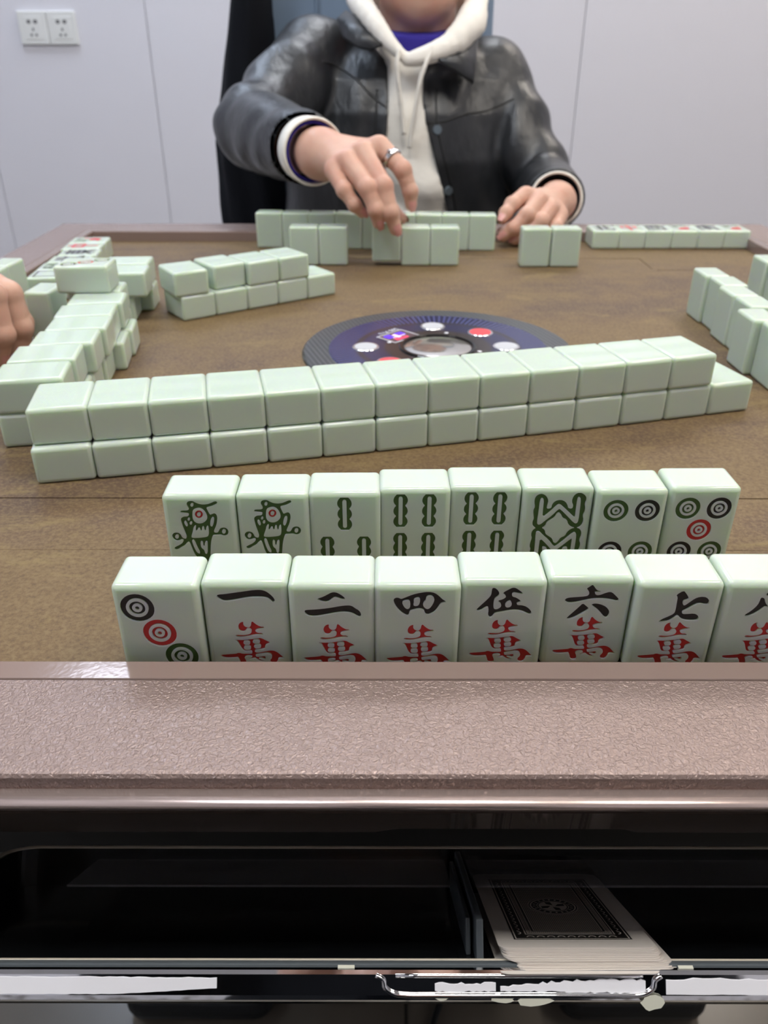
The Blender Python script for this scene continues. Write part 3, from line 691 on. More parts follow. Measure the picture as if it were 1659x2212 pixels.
def console_quad(name, c, u, w, hu, hw, z, material, frame=0.0):
    """flat plate (or frame) lying on the console; c centre, u/w axis directions"""
    u = np.array(u, float) / np.hypot(*u)
    w2 = np.array((-u[1], u[0]))
    def pt(a, b):
        p = np.array(c) + u * a + w2 * b
        return V(p[0], p[1], z)
    if frame:
        o = [pt(-hu, -hw), pt(hu, -hw), pt(hu, hw), pt(-hu, hw)]
        i = [pt(-hu + frame, -hw + frame), pt(hu - frame, -hw + frame), pt(hu - frame, hw - frame), pt(-hu + frame, hw - frame)]
        vs, fs2 = o + i, [(k, (k + 1) % 4, 4 + (k + 1) % 4, 4 + k) for k in range(4)]
    else:
        vs, fs2 = [pt(-hu, -hw), pt(hu, -hw), pt(hu, hw), pt(-hu, hw)], [(0, 1, 2, 3)]
    n = len(vs)
    vs = vs + [v - Vector((0, 0, .004 * U)) for v in vs]
    fs2 = fs2 + [tuple(n + q for q in f[::-1]) for f in fs2]
    if not frame:
        fs2 += [(k, n + k, n + (k + 1) % 4, (k + 1) % 4) for k in range(4)]
    o = new_obj(name, from_data(name, [v - parent_base(console) for v in vs], fs2), material, console)
    return o


DU = (0.62, 0.63)
DC = (0.36, 20.41)
console_quad('display', DC, DU, None, .44, .32, .112, M['screen'])
console_quad('display_frame', DC, DU, None, .46, .34, .116, M['print_white'], 0.03)
for a, b, hu, hw, k in ((-.22, .12, .10, .11, 'led_blue'), (.16, .10, .12, .10, 'led_blue'), (-.02, .04, .05, .13, 'led_white'), (.02, -.02, .22, .015, 'led_white'), (-.12, -.16, .13, .07, 'led_red'), (.10, -.18, .08, .05, 'led_red')):
    uu = np.array(DU) / np.hypot(*DU)
    ww = np.array((-uu[1], uu[0]))
    p = np.array(DC) + uu * a + ww * b
    console_quad('display_digit', tuple(p), DU, None, hu, hw, .118, M[k])
tc = bpy.data.curves.new('lettering', 'FONT')
tc.body = 'S60 Pro'
tc.size = 0.215 * U
tc.extrude = 0.0006 * U
tc.align_x = 'CENTER'
to = bpy.data.objects.new('lettering_tmp', tc)
COL.objects.link(to)
dg = bpy.context.evaluated_depsgraph_get()
tm = bpy.data.meshes.new_from_object(to.evaluated_get(dg))
bpy.data.objects.remove(to, do_unlink=True)
lt = new_obj('lettering', tm, M['print_white'], console)
lt.location = V(.06, 20.86, .113) - parent_base(console)
lt.rotation_euler = (0, 0, math.atan2(.63, .62) + math.pi)

# ---- the tilted tray under the near rim
DY, DZ = 5.2, -2.15
ca, sa = 0.788, 0.616


def D(x, tt, h):
    return V(x, DY + ca * tt + sa * h, DZ - sa * tt + ca * h)


def dbox(name, lo, hi, material, parent, bevel=0.0, label=None):
    bm = bmesh.new()
    bmesh.ops.create_cube(bm, size=1.0)
    for v in bm.verts:
        q = [lo[i] + (v.co[i] + .5) * (hi[i] - lo[i]) for i in range(3)]
        v.co = D(*q)
    if bevel:
        bmesh.ops.bevel(bm, geom=list(bm.edges), offset=bevel * U, segments=2, profile=0.5, affect='EDGES')
    return part(name, bm_mesh(name, bm), material, parent, label)


DX0, DX1 = -5.33, 7.65
drawer = dbox('drawer', (DX0, -.02, -.10), (DX1, 2.84, 0.0), M['black_gloss'], table, label='tilted black plastic tray hanging open under the near rim')
path = []
r = .42
for a in range(0, 91, 9):
    path.append((DX0 + r - r * math.cos(math.radians(a)), 2.84 - r + r * math.sin(math.radians(a))))
path = [(DX0, -.02), (DX0, 1.2)] + path + [(-3, 2.84), (0, 2.84), (3, 2.84), (5.5, 2.84)]
for a in range(90, -1, -9):
    path.append((DX1 - r + r * math.cos(math.radians(a)), 2.84 - r + r * math.sin(math.radians(a))))
path += [(DX1, 1.2), (DX1, -.02)]
verts, faces = [], []
for i, (x, tt) in enumerate(path):
    p0, p1 = np.array(path[max(i - 1, 0)]), np.array(path[min(i + 1, len(path) - 1)])
    d = p1 - p0
    d = d / np.hypot(*d)
    nn = np.array((d[1], -d[0])) * .07
    for q, h in (((x, tt), -.08), ((x, tt), .5), ((x + nn[0], tt + nn[1]), .5), ((x + nn[0], tt + nn[1]), -.08)):
        verts.append(D(q[0], q[1], h))
for i in range(len(path) - 1):
    for q in range(4):
        faces.append((4 * i + q, 4 * i + (q + 1) % 4, 4 * i + 4 + (q + 1) % 4, 4 * i + 4 + q))
part('tray_wall', from_data('tray_wall', verts, faces), M['black_gloss'], drawer)


def dtube(name, pts, rr, material, parent):
    P = []
    for q in pts:
        w = D(*q)
        P.append((w.x / U, w.y / U, (w.z - TABLE_Z) / U))
    return part(name, tube_mesh(name, P, rr, 8), material, parent)


dtube('tray_edge_highlight', [(x, tt - .02, .5) for x, tt in path], .034, M['tray_edge_highlight'], drawer)  # pale tube put in to draw the highlight on the black rim
dbox('front_lip', (DX0, -.10, -.08), (DX1, 0.0, .06), M['tray_grey'], drawer, .02)
dtube('front_edge', [(DX0 + q * (DX1 - DX0) / 20, .0, .05) for q in range(21)], .022, M['tray_edge_highlight'], drawer)
dbox('divider', (1.02, .02, 0), (1.10, 2.78, .47), M['tray_grey'], drawer, .015)
dbox('divider_plate', (.93, .28, 0), (.985, 2.55, .40), M['tray_grey'], drawer, .015)
dbox('smoked_panel', (-4.05, 1.45, .37), (.86, 2.62, .40), M['smoked'], drawer, .01)
dbox('smoked_panel', (1.16, 1.45, .37), (DX1 - .4, 2.62, .40), M['smoked'], drawer, .01)

# chrome front
prof = [(5.13, -2.10), (5.115, -2.045), (5.08, -2.03), (5.045, -2.055), (4.925, -2.235), (4.905, -2.285), (4.915, -2.335), (4.96, -2.37), (5.2, -2.42)]
verts, faces = [], []
for x in (DX0 - .35, DX1 + .35):
    verts += [V(x, *p) for p in prof]
n = len(prof)
for q in range(n):
    faces.append((q, (q + 1) % n, n + (q + 1) % n, n + q))
faces += [tuple(range(n - 1, -1, -1)), tuple(range(n, 2 * n))]
trim = part('chrome_trim', from_data('chrome_trim', verts, faces), M['chrome'], drawer, 'chrome front strip with peeling protective film')
verts = []
for x in (DX0 - .35, DX1 + .35):
    verts += [V(x, *p) for p in ((4.918, -2.30), (4.93, -2.40), (4.99, -2.47), (5.3, -2.52), (5.3, -2.40))]
part('under_trim', from_data('under_trim', verts, [(q, (q + 1) % 5, 5 + (q + 1) % 5, 5 + q) for q in range(5)] + [(4, 3, 2, 1, 0), (5, 6, 7, 8, 9)]), M['black_gloss'], drawer)


def face(x, k, lift=0.0):
    """a point on the chrome face; k runs 0 (top edge) to 1 (bottom edge)"""
    y = 5.045 + (4.925 - 5.045) * k - .83 * lift
    z = -2.055 + (-2.235 + 2.055) * k + .555 * lift
    return (x, y, z)


hx0, hx1 = -.02, 2.92
seq = [(hx0 - .06, .02), (hx0 + .02, .25), (hx0 + .04, .62), (hx0 + .14, .90), (hx0 + .30, .98)] + [(hx0 + .5 + q * (hx1 - hx0 - 1) / 8, .98) for q in range(9)] + \
      [(hx1 - .30, .98), (hx1 - .14, .90), (hx1 - .04, .62), (hx1 - .02, .25), (hx1 + .05, .02)]
part('handle_bead', tube_mesh('handle_bead', [face(q[0], q[1], .012) for q in catmull([(*q, 0) for q in seq], 4)], .026, 8), M['chrome'], drawer)
part('handle_bead', tube_mesh('handle_bead', [face(hx0 + .15 + q * (hx1 - hx0 - .3) / 10, .05, .006) for q in range(11)], .02, 8), M['chrome'], drawer)


def film(name, outline, material, lift=.008):
    """thin peeled film lying on the chrome face"""
    pts = [face(x, k, lift) for x, k in outline]
    bm = bmesh.new()
    top = [bm.verts.new(V(*p)) for p in pts]
    f = bm.faces.new(top)
    ex = bmesh.ops.extrude_face_region(bm, geom=[f])
    dv = (V(*face(0, 0, lift - .006)) - V(*face(0, 0, lift)))
    for v in ex['geom']:
        if isinstance(v, bmesh.types.BMVert):
            v.co += dv
    bmesh.ops.triangulate(bm, faces=[q for q in bm.faces if len(q.verts) > 4])
    return part(name, bm_mesh(name, bm), material, drawer)


def ragged(x0, x1, top, bot, jt, jb, n):
    up = [(x0 + (x1 - x0) * q / n, top(q / n) + rng.uniform(-jt, jt)) for q in range(n + 1)]
    dn = [(x1 - (x1 - x0) * q / n, bot(1 - q / n) + rng.uniform(-jb, jb)) for q in range(n + 1)]
    return up + dn


film('protective_film', ragged(DX0 - .3, -1.78, lambda q: .13 + .10 * max(0, q - .6), lambda q: .93 - .28 * max(0, q - .72) / .28, .025, .012, 50), M['film'])
film('protective_film', ragged(1.25, 2.80, lambda q: .22 + .35 * (1 - q) ** 2, lambda q: .86 - .1 * (1 - q), .07, .05, 34), M['film'])
film('protective_film', ragged(.55, 1.20, lambda q: .42, lambda q: .80, .06, .05, 16), M['film'])
film('protective_film', ragged(3.02, DX1 + .3, lambda q: .2, lambda q: .93, .06, .015, 50), M['film'])
for x, w, k1 in ((1.28, .12, 1.28), (1.60, .20, 1.42), (2.86, .13, 1.62), (.62, .07, 1.18)):
    o = []
    m = 14
    for q in range(m):
        a = 2 * math.pi * q / m
        o.append((x + w * math.cos(a) * (1 + rng.uniform(-.25, .2)), (.92 + k1) / 2 + (k1 - .92) / 2 * math.sin(a) * (1 + rng.uniform(-.15, .15))))
    film('film_flake', o[::-1], M['film_old'], .03)
for x, w in ((-.40, .09), (3.25, .08)):
    box('film_flake', (x - w, 5.095, -2.035), (x + w, 5.13, -2.025), M['film_old'], drawer)

# ---- the pile of playing cards
CW, CL = 1.73, 2.67


def rrect(hw, hl, r, n=5):
    o = []
    for cx2, cy2, a0 in ((hw - r, hl - r, 0), (-hw + r, hl - r, 90), (-hw + r, -hl + r, 180), (hw - r, -hl + r, 270)):
        for k in range(n + 1):
            a = math.radians(a0 + 90 * k / n)
            o.append((cx2 + r * math.cos(a), cy2 + r * math.sin(a)))
    return o


def card_mesh(th):
    bm = bmesh.new()
    o = rrect(CW / 2, CL / 2, .11)
    a = [bm.verts.new((x * U, y * U, 0)) for x, y in o]
    b = [bm.verts.new((x * U, y * U, th * U)) for x, y in o]
    bm.faces.new(a[::-1])
    bm.faces.new(b)
    for k in range(len(o)):
        bm.faces.new((a[k], a[(k + 1) % len(o)], b[(k + 1) % len(o)], b[k]))
    return bm_mesh('playing_card', bm)


def card_matrix(x, tt, h, rot):
    X = Vector((1, 0, 0))
    Y = Vector((0, ca, -sa))
    Z = Vector((0, sa, ca))
    R = Matrix((X, Y, Z)).transposed().to_4x4()
    return Matrix.Translation(D(x, tt, h)) @ R @ Matrix.Rotation(rot, 4, 'Z')


ncard = 14
cth = 0.0105
cme = card_mesh(cth)
cme.materials.append(M['card'])
ordn = ['bottom', 'second', 'third', 'fourth', 'fifth', 'sixth', 'seventh', 'eighth', 'ninth', 'tenth', 'eleventh', 'twelfth', 'thirteenth', 'top']
for k in range(ncard):
    up = k / (ncard - 1)
    x = 2.13 + .10 * (1 - up) + (0.06 if 0 < k < 6 else 0) + rng.uniform(-.03, .03)
    tt = 1.30 - .12 * (1 - up) + rng.uniform(-.022, .022)
    if k == 0:
        x, tt = 2.10, 1.10
    c_o = bpy.data.objects.new('playing_card', cme)
    COL.objects.link(c_o)
    c_o.matrix_world = card_matrix(x, tt, .004 + k * (cth + .0035), .012 * (1 - up) + rng.uniform(-.008, .008))
    lab = 'playing card on top of the pile in the black tray, ornate dark back up' if k == ncard - 1 else \
        ('pale playing card at the bottom of the pile in the tray, sticking out' if k == 0 else 'playing card edge, %s from the bottom of the pile in the tray' % ordn[k])
    tag(c_o, lab, 'playing card', 'playing cards in the tray')
    topc = c_o
z = cth + .0015


def card_shape(name, loops, material, zz):
    """flat print: outer loop and optional inner loop of equal length"""
    if len(loops) == 2:
        n = len(loops[0])
        vs = [(x * U, y * U, zz * U) for L in loops for x, y in L]
        fs2 = [(k, (k + 1) % n, n + (k + 1) % n, n + k) for k in range(n)]
    else:
        vs = [(x * U, y * U, zz * U) for x, y in loops[0]]
        fs2 = [tuple(range(len(vs)))]
    me = from_data(name, vs, fs2)
    if material is M['card_lattice']:
        uv = me.uv_layers.new()
        for lp in me.loops:
            co = me.vertices[lp.vertex_index].co
            uv.data[lp.index].uv = (co.x / U / 1.2, co.y / U / 1.2)
    return new_obj(name, me, material, topc)


R4 = lambda a, b: [(-a, -b), (a, -b), (a, b), (-a, b)]
HX, HY = .665, 1.10
card_shape('printed_border', [R4(HX, HY), R4(HX - .02, HY - .02)], M['card_ink'], z)
card_shape('printed_border', [R4(HX - .035, HY - .035), R4(HX - .15, HY - .15)], M['card_ink'], z)
card_shape('printed_border', [R4(HX - .165, HY - .165), R4(HX - .18, HY - .18)], M['card_ink'], z)
card_shape('printed_border', [R4(HX - .19, HY - .19), R4(HX - .235, HY - .235)], M['card_lattice'], z)
card_shape('printed_border', [R4(HX - .24, HY - .24), R4(HX - .265, HY - .265)], M['card_ink'], z)
card_shape('printed_lattice', [R4(HX - .275, HY - .275)], M['card_lattice'], z)
cir = lambda r, n=40, off=0: [(r * math.cos(2 * math.pi * (k + off) / n), r * math.sin(2 * math.pi * (k + off) / n)) for k in range(n)]
card_shape('printed_medallion', [cir(.31)], M['card'], z + .0006)
for ra, rb in ((.30, .285), (.265, .20), (.19, .175)):
    card_shape('printed_medallion', [cir(ra), cir(rb)], M['card_ink'], z + .001)
vs, fs2 = [], []
for k in range(20):
    a = 2 * math.pi * k / 20
    for rr2, da in ((.25, -.05), (.25, .05), (.212, .05), (.212, -.05)):
        vs.append((rr2 * math.cos(a + da) * U, rr2 * math.sin(a + da) * U, (z + .0016) * U))
    fs2.append(tuple(range(4 * k, 4 * k + 4)))
for k in range(4):
    a = math.pi / 2 * k + .4
    b = len(vs)
    for rr2, da in ((.03, -.6), (.15, -.35), (.165, .1), (.10, .35)):
        vs.append((rr2 * math.cos(a + da) * U, rr2 * math.sin(a + da) * U, (z + .0016) * U))
    fs2.append((b, b + 1, b + 2, b + 3))
new_obj('printed_medallion', from_data('printed_medallion', vs[:80], fs2[:20]), M['card'], topc)
new_obj('printed_medallion', from_data('printed_medallion', vs, fs2[20:]), M['card_ink'], topc)
# light scroll marks along the dark band of the border
vs, fs2 = [], []
def scroll(cx2, cy2, hor):
    for k in range(7):
        a0, a1 = math.pi * k / 7, math.pi * (k + 1) / 7
        b = len(vs)
        for a, rr2 in ((a0, .042), (a1, .042), (a1, .028), (a0, .028)):
            dx, dy = rr2 * 1.1 * math.cos(a), rr2 * math.sin(a) - .02
            if not hor:
                dx, dy = dy, dx
            vs.append(((cx2 + dx) * U, (cy2 + dy) * U, (z + .0006) * U))
        fs2.append((b, b + 1, b + 2, b + 3))
for k in range(9):
    for sy in (-1, 1):
        scroll(-HX + .2 + k * (2 * HX - .4) / 8, sy * (HY - .0925), True)
for k in range(17):
    for sx in (-1, 1):
        scroll(sx * (HX - .0925), -HY + .2 + k * (2 * HY - .4) / 16, False)
new_obj('printed_scrolls', from_data('printed_scrolls', vs, fs2), M['card'], topc)

# cable lying on the floor under the table
cb = new_obj('power_cable', tube_mesh('power_cable', catmull([(1.55, 14.4, FLOOR + .12), (1.75, 15.6, FLOOR + .12), (2.2, 17, FLOOR + .12), (2.0, 19, FLOOR + .12), (3.5, 22, FLOOR + .12), (3.0, 30, FLOOR + .12), (6, 50, FLOOR + .12), (4, 80, FLOOR + .12)], 8), .11, 8), M['black_matte'])
tag(cb, 'thin black cable lying on the beige tiled floor under the table', 'cable')

# ================================================================ mahjong tiles
def tile_bm():
    bm = bmesh.new()
    bmesh.ops.create_cube(bm, size=1.0)
    for v in bm.verts:
        v.co = Vector((v.co.x * (1 - .006) * U, v.co.y * TT * U, v.co.z * TH * U))
    bmesh.ops.bevel(bm, geom=list(bm.edges), offset=0.075 * U, segments=5, profile=0.5, affect='EDGES')
    for f in bm.faces:
        big = f.calc_area() > 0.25 * U * U
        f.smooth = not big
        if big and f.calc_center_median().y > TT * .45 * U:
            f.material_index = 1
    return bm


def tile_mesh(name='mahjong_tile'):
    bm = tile_bm()
    bmesh.ops.recalc_face_normals(bm, faces=bm.faces)
    me = bpy.data.meshes.new(name)
    bm.to_mesh(me)
    bm.free()
    me.materials.append(M['tile'])
    me.materials.append(M['tile_back'])
    return me


TILE = tile_mesh()


def chaikin(p, rounds=1):
    for _ in range(rounds):
        q = []
        for i in range(len(p)):
            a, b = p[i], p[(i + 1) % len(p)]
            q.append((.75 * a[0] + .25 * b[0], .75 * a[1] + .25 * b[1]))
            q.append((.25 * a[0] + .75 * b[0], .25 * a[1] + .75 * b[1]))
        p = q
    return p


def inside(p, polys):
    """even-odd test"""
    c_ = False
    x, y = p
    for P_ in polys:
        n_ = len(P_)
        for i in range(n_):
            x0, y0 = P_[i]
            x1, y1 = P_[(i + 1) % n_]
            if (y0 > y) != (y1 > y) and x < (x1 - x0) * (y - y0) / (y1 - y0) + x0:
                c_ = not c_
    return c_


def squeeze(poly):
    return [(x, z if z > .2 else .2 - (.2 - z) * .42) for x, z in poly]


GLYPH['bird'] = [[(x * .92, z) for x, z in p] for p in GLYPH['bird']]
GLYPH['wan'] = [squeeze(p) for p in GLYPH['wan']]
ring = lambda x, z, r, n=28: [(x + r * math.cos(2 * math.pi * k / n), z + r * math.sin(2 * math.pi * k / n)) for k in range(n)]


def dot(x, z, r):
    return [ring(x, z, r), ring(x, z, r * .655), ring(x, z, r * .47, 22), ring(x, z, r * .30, 18), ring(x, z, r * .13, 10)]


def stick(x, z0, z1, w=.1):
    """bamboo stick of three lobes with a slot"""
    h = z1 - z0
    r = w * 1.0
    cs = [z1 - r * 1.1, (z0 + z1) / 2, z0 + r * 1.1]
    rz = r * 1.1
    right = []
    m = 40
    for k in range(m + 1):
        zz = z1 - h * k / m
        wd = 0
        for c3 in cs:
            e = 1 - ((zz - c3) / rz) ** 2
            if e > 0:
                wd = max(wd, r * math.sqrt(e))
        right.append((max(wd, .055 if 0 < k < m else 0.0), zz))
    right = right[1:-1]
    out = [(x + a, b) for a, b in right] + [(x - a, b) for a, b in right[::-1]]
    s = .028
    slot = []
    for k in range(7):
        a = math.pi * k / 6
        slot.append((x + s * math.cos(a), z1 - .055 - s + s * math.sin(a)))
    for k in range(7):
        a = math.pi + math.pi * k / 6
        slot.append((x + s * math.cos(a), z0 + .055 + s + s * math.sin(a)))
    return [out, slot]


mirror = lambda polys: [[(x, TH - z) for x, z in p][::-1] for p in polys]


def bar(x0, z0, x1, z1, w=.045):
    d = np.array((x1 - x0, z1 - z0))
    d = d / np.hypot(*d)
    n = np.array((-d[1], d[0])) * w
    return [(x0 + n[0], z0 + n[1]), (x1 + n[0], z1 + n[1]), (x1 - n[0], z1 - n[1]), (x0 - n[0], z0 - n[1])]


# ink shapes per tile face: list of (colour, outlines, smoothing, label)
WAN = ('red', GLYPH['wan'], 1)
BIRD = [('green', GLYPH['bird'], 1), ('red', GLYPH['birdeye'], 1)]
FACES = {
    '3dot': [('black', dot(-.222, .985, .196), 0), ('red', dot(-.012, .625, .196), 0), ('green', dot(.205, .28, .196), 0)],
    '1wan': [('black', GLYPH['yi'], 1), WAN], '2wan': [('black', GLYPH['er'], 1), WAN], '4wan': [('black', GLYPH['si'], 1), WAN],
    '5wan': [('black', GLYPH['wu'], 1), WAN], '6wan': [('black', GLYPH['liu'], 1), WAN], '7wan': [('black', GLYPH['qi'], 1), WAN],
    '8wan': [('black', GLYPH['ba'], 1), WAN],
    '1bam': BIRD,
    '3bam': [('green', stick(.0, .68, 1.23), 0), ('green', stick(-.255, .08, .605), 0), ('green', stick(.262, .08, .605), 0)],
    '4bam': [('green', stick(-.2, .665, 1.222), 0), ('green', stick(.2, .665, 1.222), 0), ('green', stick(-.2, .08, .60), 0), ('green', stick(.2, .08, .60), 0)],
    '8bam': [('green', GLYPH['eight'], 1), ('green', mirror(GLYPH['eight']), 1)],
    '4dot': [('green', dot(-.205, .965, .175), 0), ('black', dot(.235, .965, .175), 0), ('black', dot(-.205, .29, .175), 0), ('green', dot(.235, .29, .175), 0)],
    '5dot': [('green', dot(-.215, .965, .175), 0), ('black', dot(.225, .965, .175), 0), ('red', dot(.005, .615, .175), 0), ('black', dot(-.215, .25, .175), 0), ('green', dot(.225, .25, .175), 0)],
}
# faces that are only seen far away: inlaid strokes
B = bar
FAR = {
    'zhong': [('red', [B(-.28, .95, .28, .95), B(-.28, .62, .28, .62), B(-.26, .98, -.26, .58), B(.26, .98, .26, .58), B(0, 1.15, 0, .14, .05)])],
    'fa': [('green', [B(-.3, 1.08, -.05, .85), B(.3, 1.08, .05, .85), B(-.1, 1.15, -.34, .80), B(.1, 1.15, .34, .8), B(-.25, .72, .25, .72), B(-.2, .72, -.2, .5), B(.2, .72, .2, .5), B(-.3, .5, .3, .5), B(0, .5, -.3, .18), B(0, .5, .3, .18), B(-.1, .3, .15, .3)])],
    'dong': [('black', [B(-.34, 1.0, .34, 1.0), B(0, 1.16, 0, .15), B(-.24, .86, .24, .86), B(-.24, .5, .24, .5), B(-.24, .88, -.24, .48), B(.24, .88, .24, .48), B(-.24, .68, .24, .68), B(-.02, .48, -.34, .2), B(.02, .48, .34, .2)])],
    'bei': [('black', [B(-.12, 1.1, -.12, .2, .06), B(.1, 1.1, .1, .3, .06), B(-.34, .8, -.12, .8), B(-.34, .35, -.12, .5), B(.1, .75, .34, .9), B(.1, .28, .36, .28), B(.34, .28, .36, .45)])],
    'nan': [('black', [B(-.34, 1.0, .34, 1.0), B(0, 1.15, 0, .85), B(-.3, .85, .3, .85), B(-.3, .87, -.3, .2), B(.3, .87, .3, .2), B(-.16, .62, .16, .62), B(-.18, .45, .18, .45), B(0, .8, 0, .24)])],
    'xi': [('black', [B(-.34, 1.02, .34, 1.02), B(-.3, .82, .3, .82), B(-.3, .84, -.3, .22), B(.3, .84, .3, .22), B(-.3, .24, .3, .24), B(-.1, 1.0, -.14, .5), B(.1, 1.0, .12, .5), B(-.14, .5, .12, .5)])],
    'bai': [('black', [B(-.34, 1.12, .34, 1.12, .025), B(-.34, .18, .34, .18, .025), B(-.34, 1.14, -.34, .16, .025), B(.34, 1.14, .34, .16, .025)])],
    'flower': [('green', [B(-.3, 1.1, -.05, .95), B(-.2, .95, -.02, .85), B(-.3, .8, -.1, .75), B(.05, 1.1, .3, 1.0)]), ('red', [ring(.08, .5, .19, 12), B(-.2, .35, .2, .3), B(.2, .85, .32, .75)])],
}
MADE = {}


def cut_face(key):
    """tile mesh with its face engraved (grooves with walls), plus the ink floors of the grooves"""
    if key in MADE:
        return MADE[key]
    layers = []
    for colour, polys, sm in FACES[key]:
        layers.append((colour, [chaikin(p, sm) if sm else list(p) for p in polys]))
    bm = tile_bm()
    bm.faces.ensure_lookup_table()
    front = min((f for f in bm.faces if not f.smooth), key=lambda f: f.calc_center_median().y)
    cor = list(front.verts)
    yf = cor[0].co.y
    pts = [Vector((v.co.x / U, v.co.z / U + TH / 2)) for v in cor]
    edges = [(i, (i + 1) % len(cor)) for i in range(len(cor))]
    for _, polys in layers:
        for p in polys:
            o_ = len(pts)
            pts += [Vector(q) for q in p]
            edges += [(o_ + i, o_ + (i + 1) % len(p)) for i in range(len(p))]
    vo, eo, fo, ov, oe, of = delaunay_2d_cdt(pts, edges, [], 0, 1e-6)
    bm.faces.remove(front)
    depth = .022 * U
    top = {}

    def tv(i):
        if i not in top:
            for q in ov[i]:
                if q < len(cor):
                    top[i] = cor[q]
                    break
            else:
                top[i] = bm.verts.new((vo[i].x * U, yf, (vo[i].y - TH / 2) * U))
        return top[i]

    inkf = {k: [] for k in range(len(layers))}
    kind = {}
    for f in fo:
        c_ = sum((vo[i] for i in f), Vector((0, 0))) / len(f)
        own = None
        for k, (_, polys) in enumerate(layers):
            if inside((c_.x, c_.y), polys):
                own = k
        kind[tuple(f)] = own
        if own is None:
            try:
                nf = bm.faces.new([tv(i) for i in f])
                nf.smooth = False
            except ValueError:
                pass
        else:
            inkf[own].append(f)
    # groove walls along every edge between face and ink
    use = {}
    for f, own in kind.items():
        for i in range(len(f)):
            e = (f[i], f[(i + 1) % len(f)])
            use.setdefault(tuple(sorted(e)), []).append(own)
    low = {}
    for (i, j), o_ in use.items():
        if len(o_) == 2 and (o_[0] is None) != (o_[1] is None):
            for q in (i, j):
                if q not in low:
                    low[q] = bm.verts.new((vo[q].x * U, yf + depth, (vo[q].y - TH / 2) * U))
            nf = bm.faces.new((tv(i), tv(j), low[j], low[i]))
            nf.smooth = False
    bmesh.ops.recalc_face_normals(bm, faces=bm.faces)
    me = bpy.data.meshes.new('engraved_tile')
    bm.to_mesh(me)
    bm.free()
    me.materials.append(M['tile'])
    me.materials.append(M['tile_back'])
    inks = []
    for k, (colour, _) in enumerate(layers):
        ids = sorted({i for f in inkf[k] for i in f})
        mp = {i: n_ for n_, i in enumerate(ids)}
        im = from_data('ink', [(vo[i].x * U, yf + depth * .97, (vo[i].y - TH / 2) * U) for i in ids], [[mp[i] for i in f] for f in inkf[k]])
        im.materials.append(M['ink_' + colour])
        inks.append((colour, im))
    MADE[key] = (me, inks)
    return MADE[key]


ORI = {'stand': Matrix.Identity(3), 'down': Matrix.Rotation(math.pi / 2, 3, 'X'), 'up': Matrix.Rotation(-math.pi / 2, 3, 'X')}


def place(x, y, z, rot, ori, label, group, face=None, tilt=0.0, roll=0.0):
    """tile whose underside rests at height z"""
    hz = {'stand': TH / 2, 'down': TT / 2, 'up': TT / 2}[ori]
    me, inks = TILE, []
    if face in FACES:
        me, inks = cut_face(face)
    o = bpy.data.objects.new('mahjong_tile', me)
    COL.objects.link(o)
    R = Matrix.Rotation(rot, 3, 'Z') @ Matrix.Rotation(tilt, 3, 'X') @ Matrix.Rotation(roll, 3, 'Y') @ ORI[ori]
    o.matrix_world = Matrix.Translation(V(x, y, z + hz + .002)) @ R.to_4x4()
    tag(o, label, 'mahjong tile', group)
    if inks:
        for c3, im in inks:
            new_obj('engraved_mark', im, None, o, {'black': 'black engraved mark', 'red': 'red engraved mark', 'green': 'green engraved mark'}[c3])
    elif face in FAR:
        for c3, polys in FAR[face]:
            key = (face, c3)
            if key not in MADE:
                bm = bmesh.new()
                for p in polys:
                    a = [bm.verts.new((u * U, (-TT / 2 - .003) * U, (w - TH / 2) * U)) for u, w in p]
                    b = [bm.verts.new((u * U, (-TT / 2 + .01) * U, (w - TH / 2) * U)) for u, w in p]
                    bm.faces.new(a)
                    bm.faces.new(b[::-1])
                    for k in range(len(p)):
                        bm.faces.new((a[k], b[k], b[(k + 1) % len(p)], a[(k + 1) % len(p)]))
                me2 = bm_mesh('far_mark', bm)
                me2.materials.append(M['ink_' + c3])
                MADE[key] = me2
            new_obj('printed_mark', MADE[key], None, o, c3 + ' mark')
    return o


ORD = ['first', 'second', 'third', 'fourth', 'fifth', 'sixth', 'seventh', 'eighth', 'ninth', 'tenth', 'eleventh', 'twelfth', 'thirteenth', 'fourteenth']
A_POS = [(-2.599, 7.801), (-1.598, 7.871), (-0.597, 7.824), (0.385, 7.817), (1.38, 7.914), (2.388, 7.969), (3.389, 7.869), (4.404, 7.872)]
A_FACE = ['3dot', '1wan', '2wan', '4wan', '5wan', '6wan', '7wan', '8wan']
A_TXT = ['three diagonal dots in black, red and green', 'black one-stroke character over red character', 'black two-stroke character over red character',
         'boxed black character over red character', 'black character of many crossed strokes over red character',
         'black character with a dot, bar and two legs over red character', 'black hooked slanting character over red character',
         'black character cut off at the right edge over red character']
for k in range(8):
    place(*A_POS[k], 0, 0, 'stand', 'near-row tile, ' + A_TXT[k], 'tiles standing in the nearest row', A_FACE[k])
B_POS = [(-2.537, 9.93), (-1.532, 9.961), (-0.548, 10.013), (0.427, 10.123), (1.416, 10.188), (2.42, 10.164), (3.43, 10.099), (4.465, 10.169)]
B_FACE = ['1bam', '1bam', '3bam', '4bam', '4bam', '8bam', '4dot', '5dot']
B_TXT = ['green bird, leftmost of the two bird tiles', 'green bird, right one of the two bird tiles', 'one green stick over two sticks', 'four green sticks, left one of the two such tiles',
         'four green sticks, right one of the two such tiles', 'green sticks in zigzag', 'four round dots in green and black', 'five round dots with a red one in the centre']
for k in range(8):
    place(*B_POS[k], 0, 0.012, 'stand', 'second-row tile, ' + B_TXT[k], 'tiles standing in the second row', B_FACE[k])

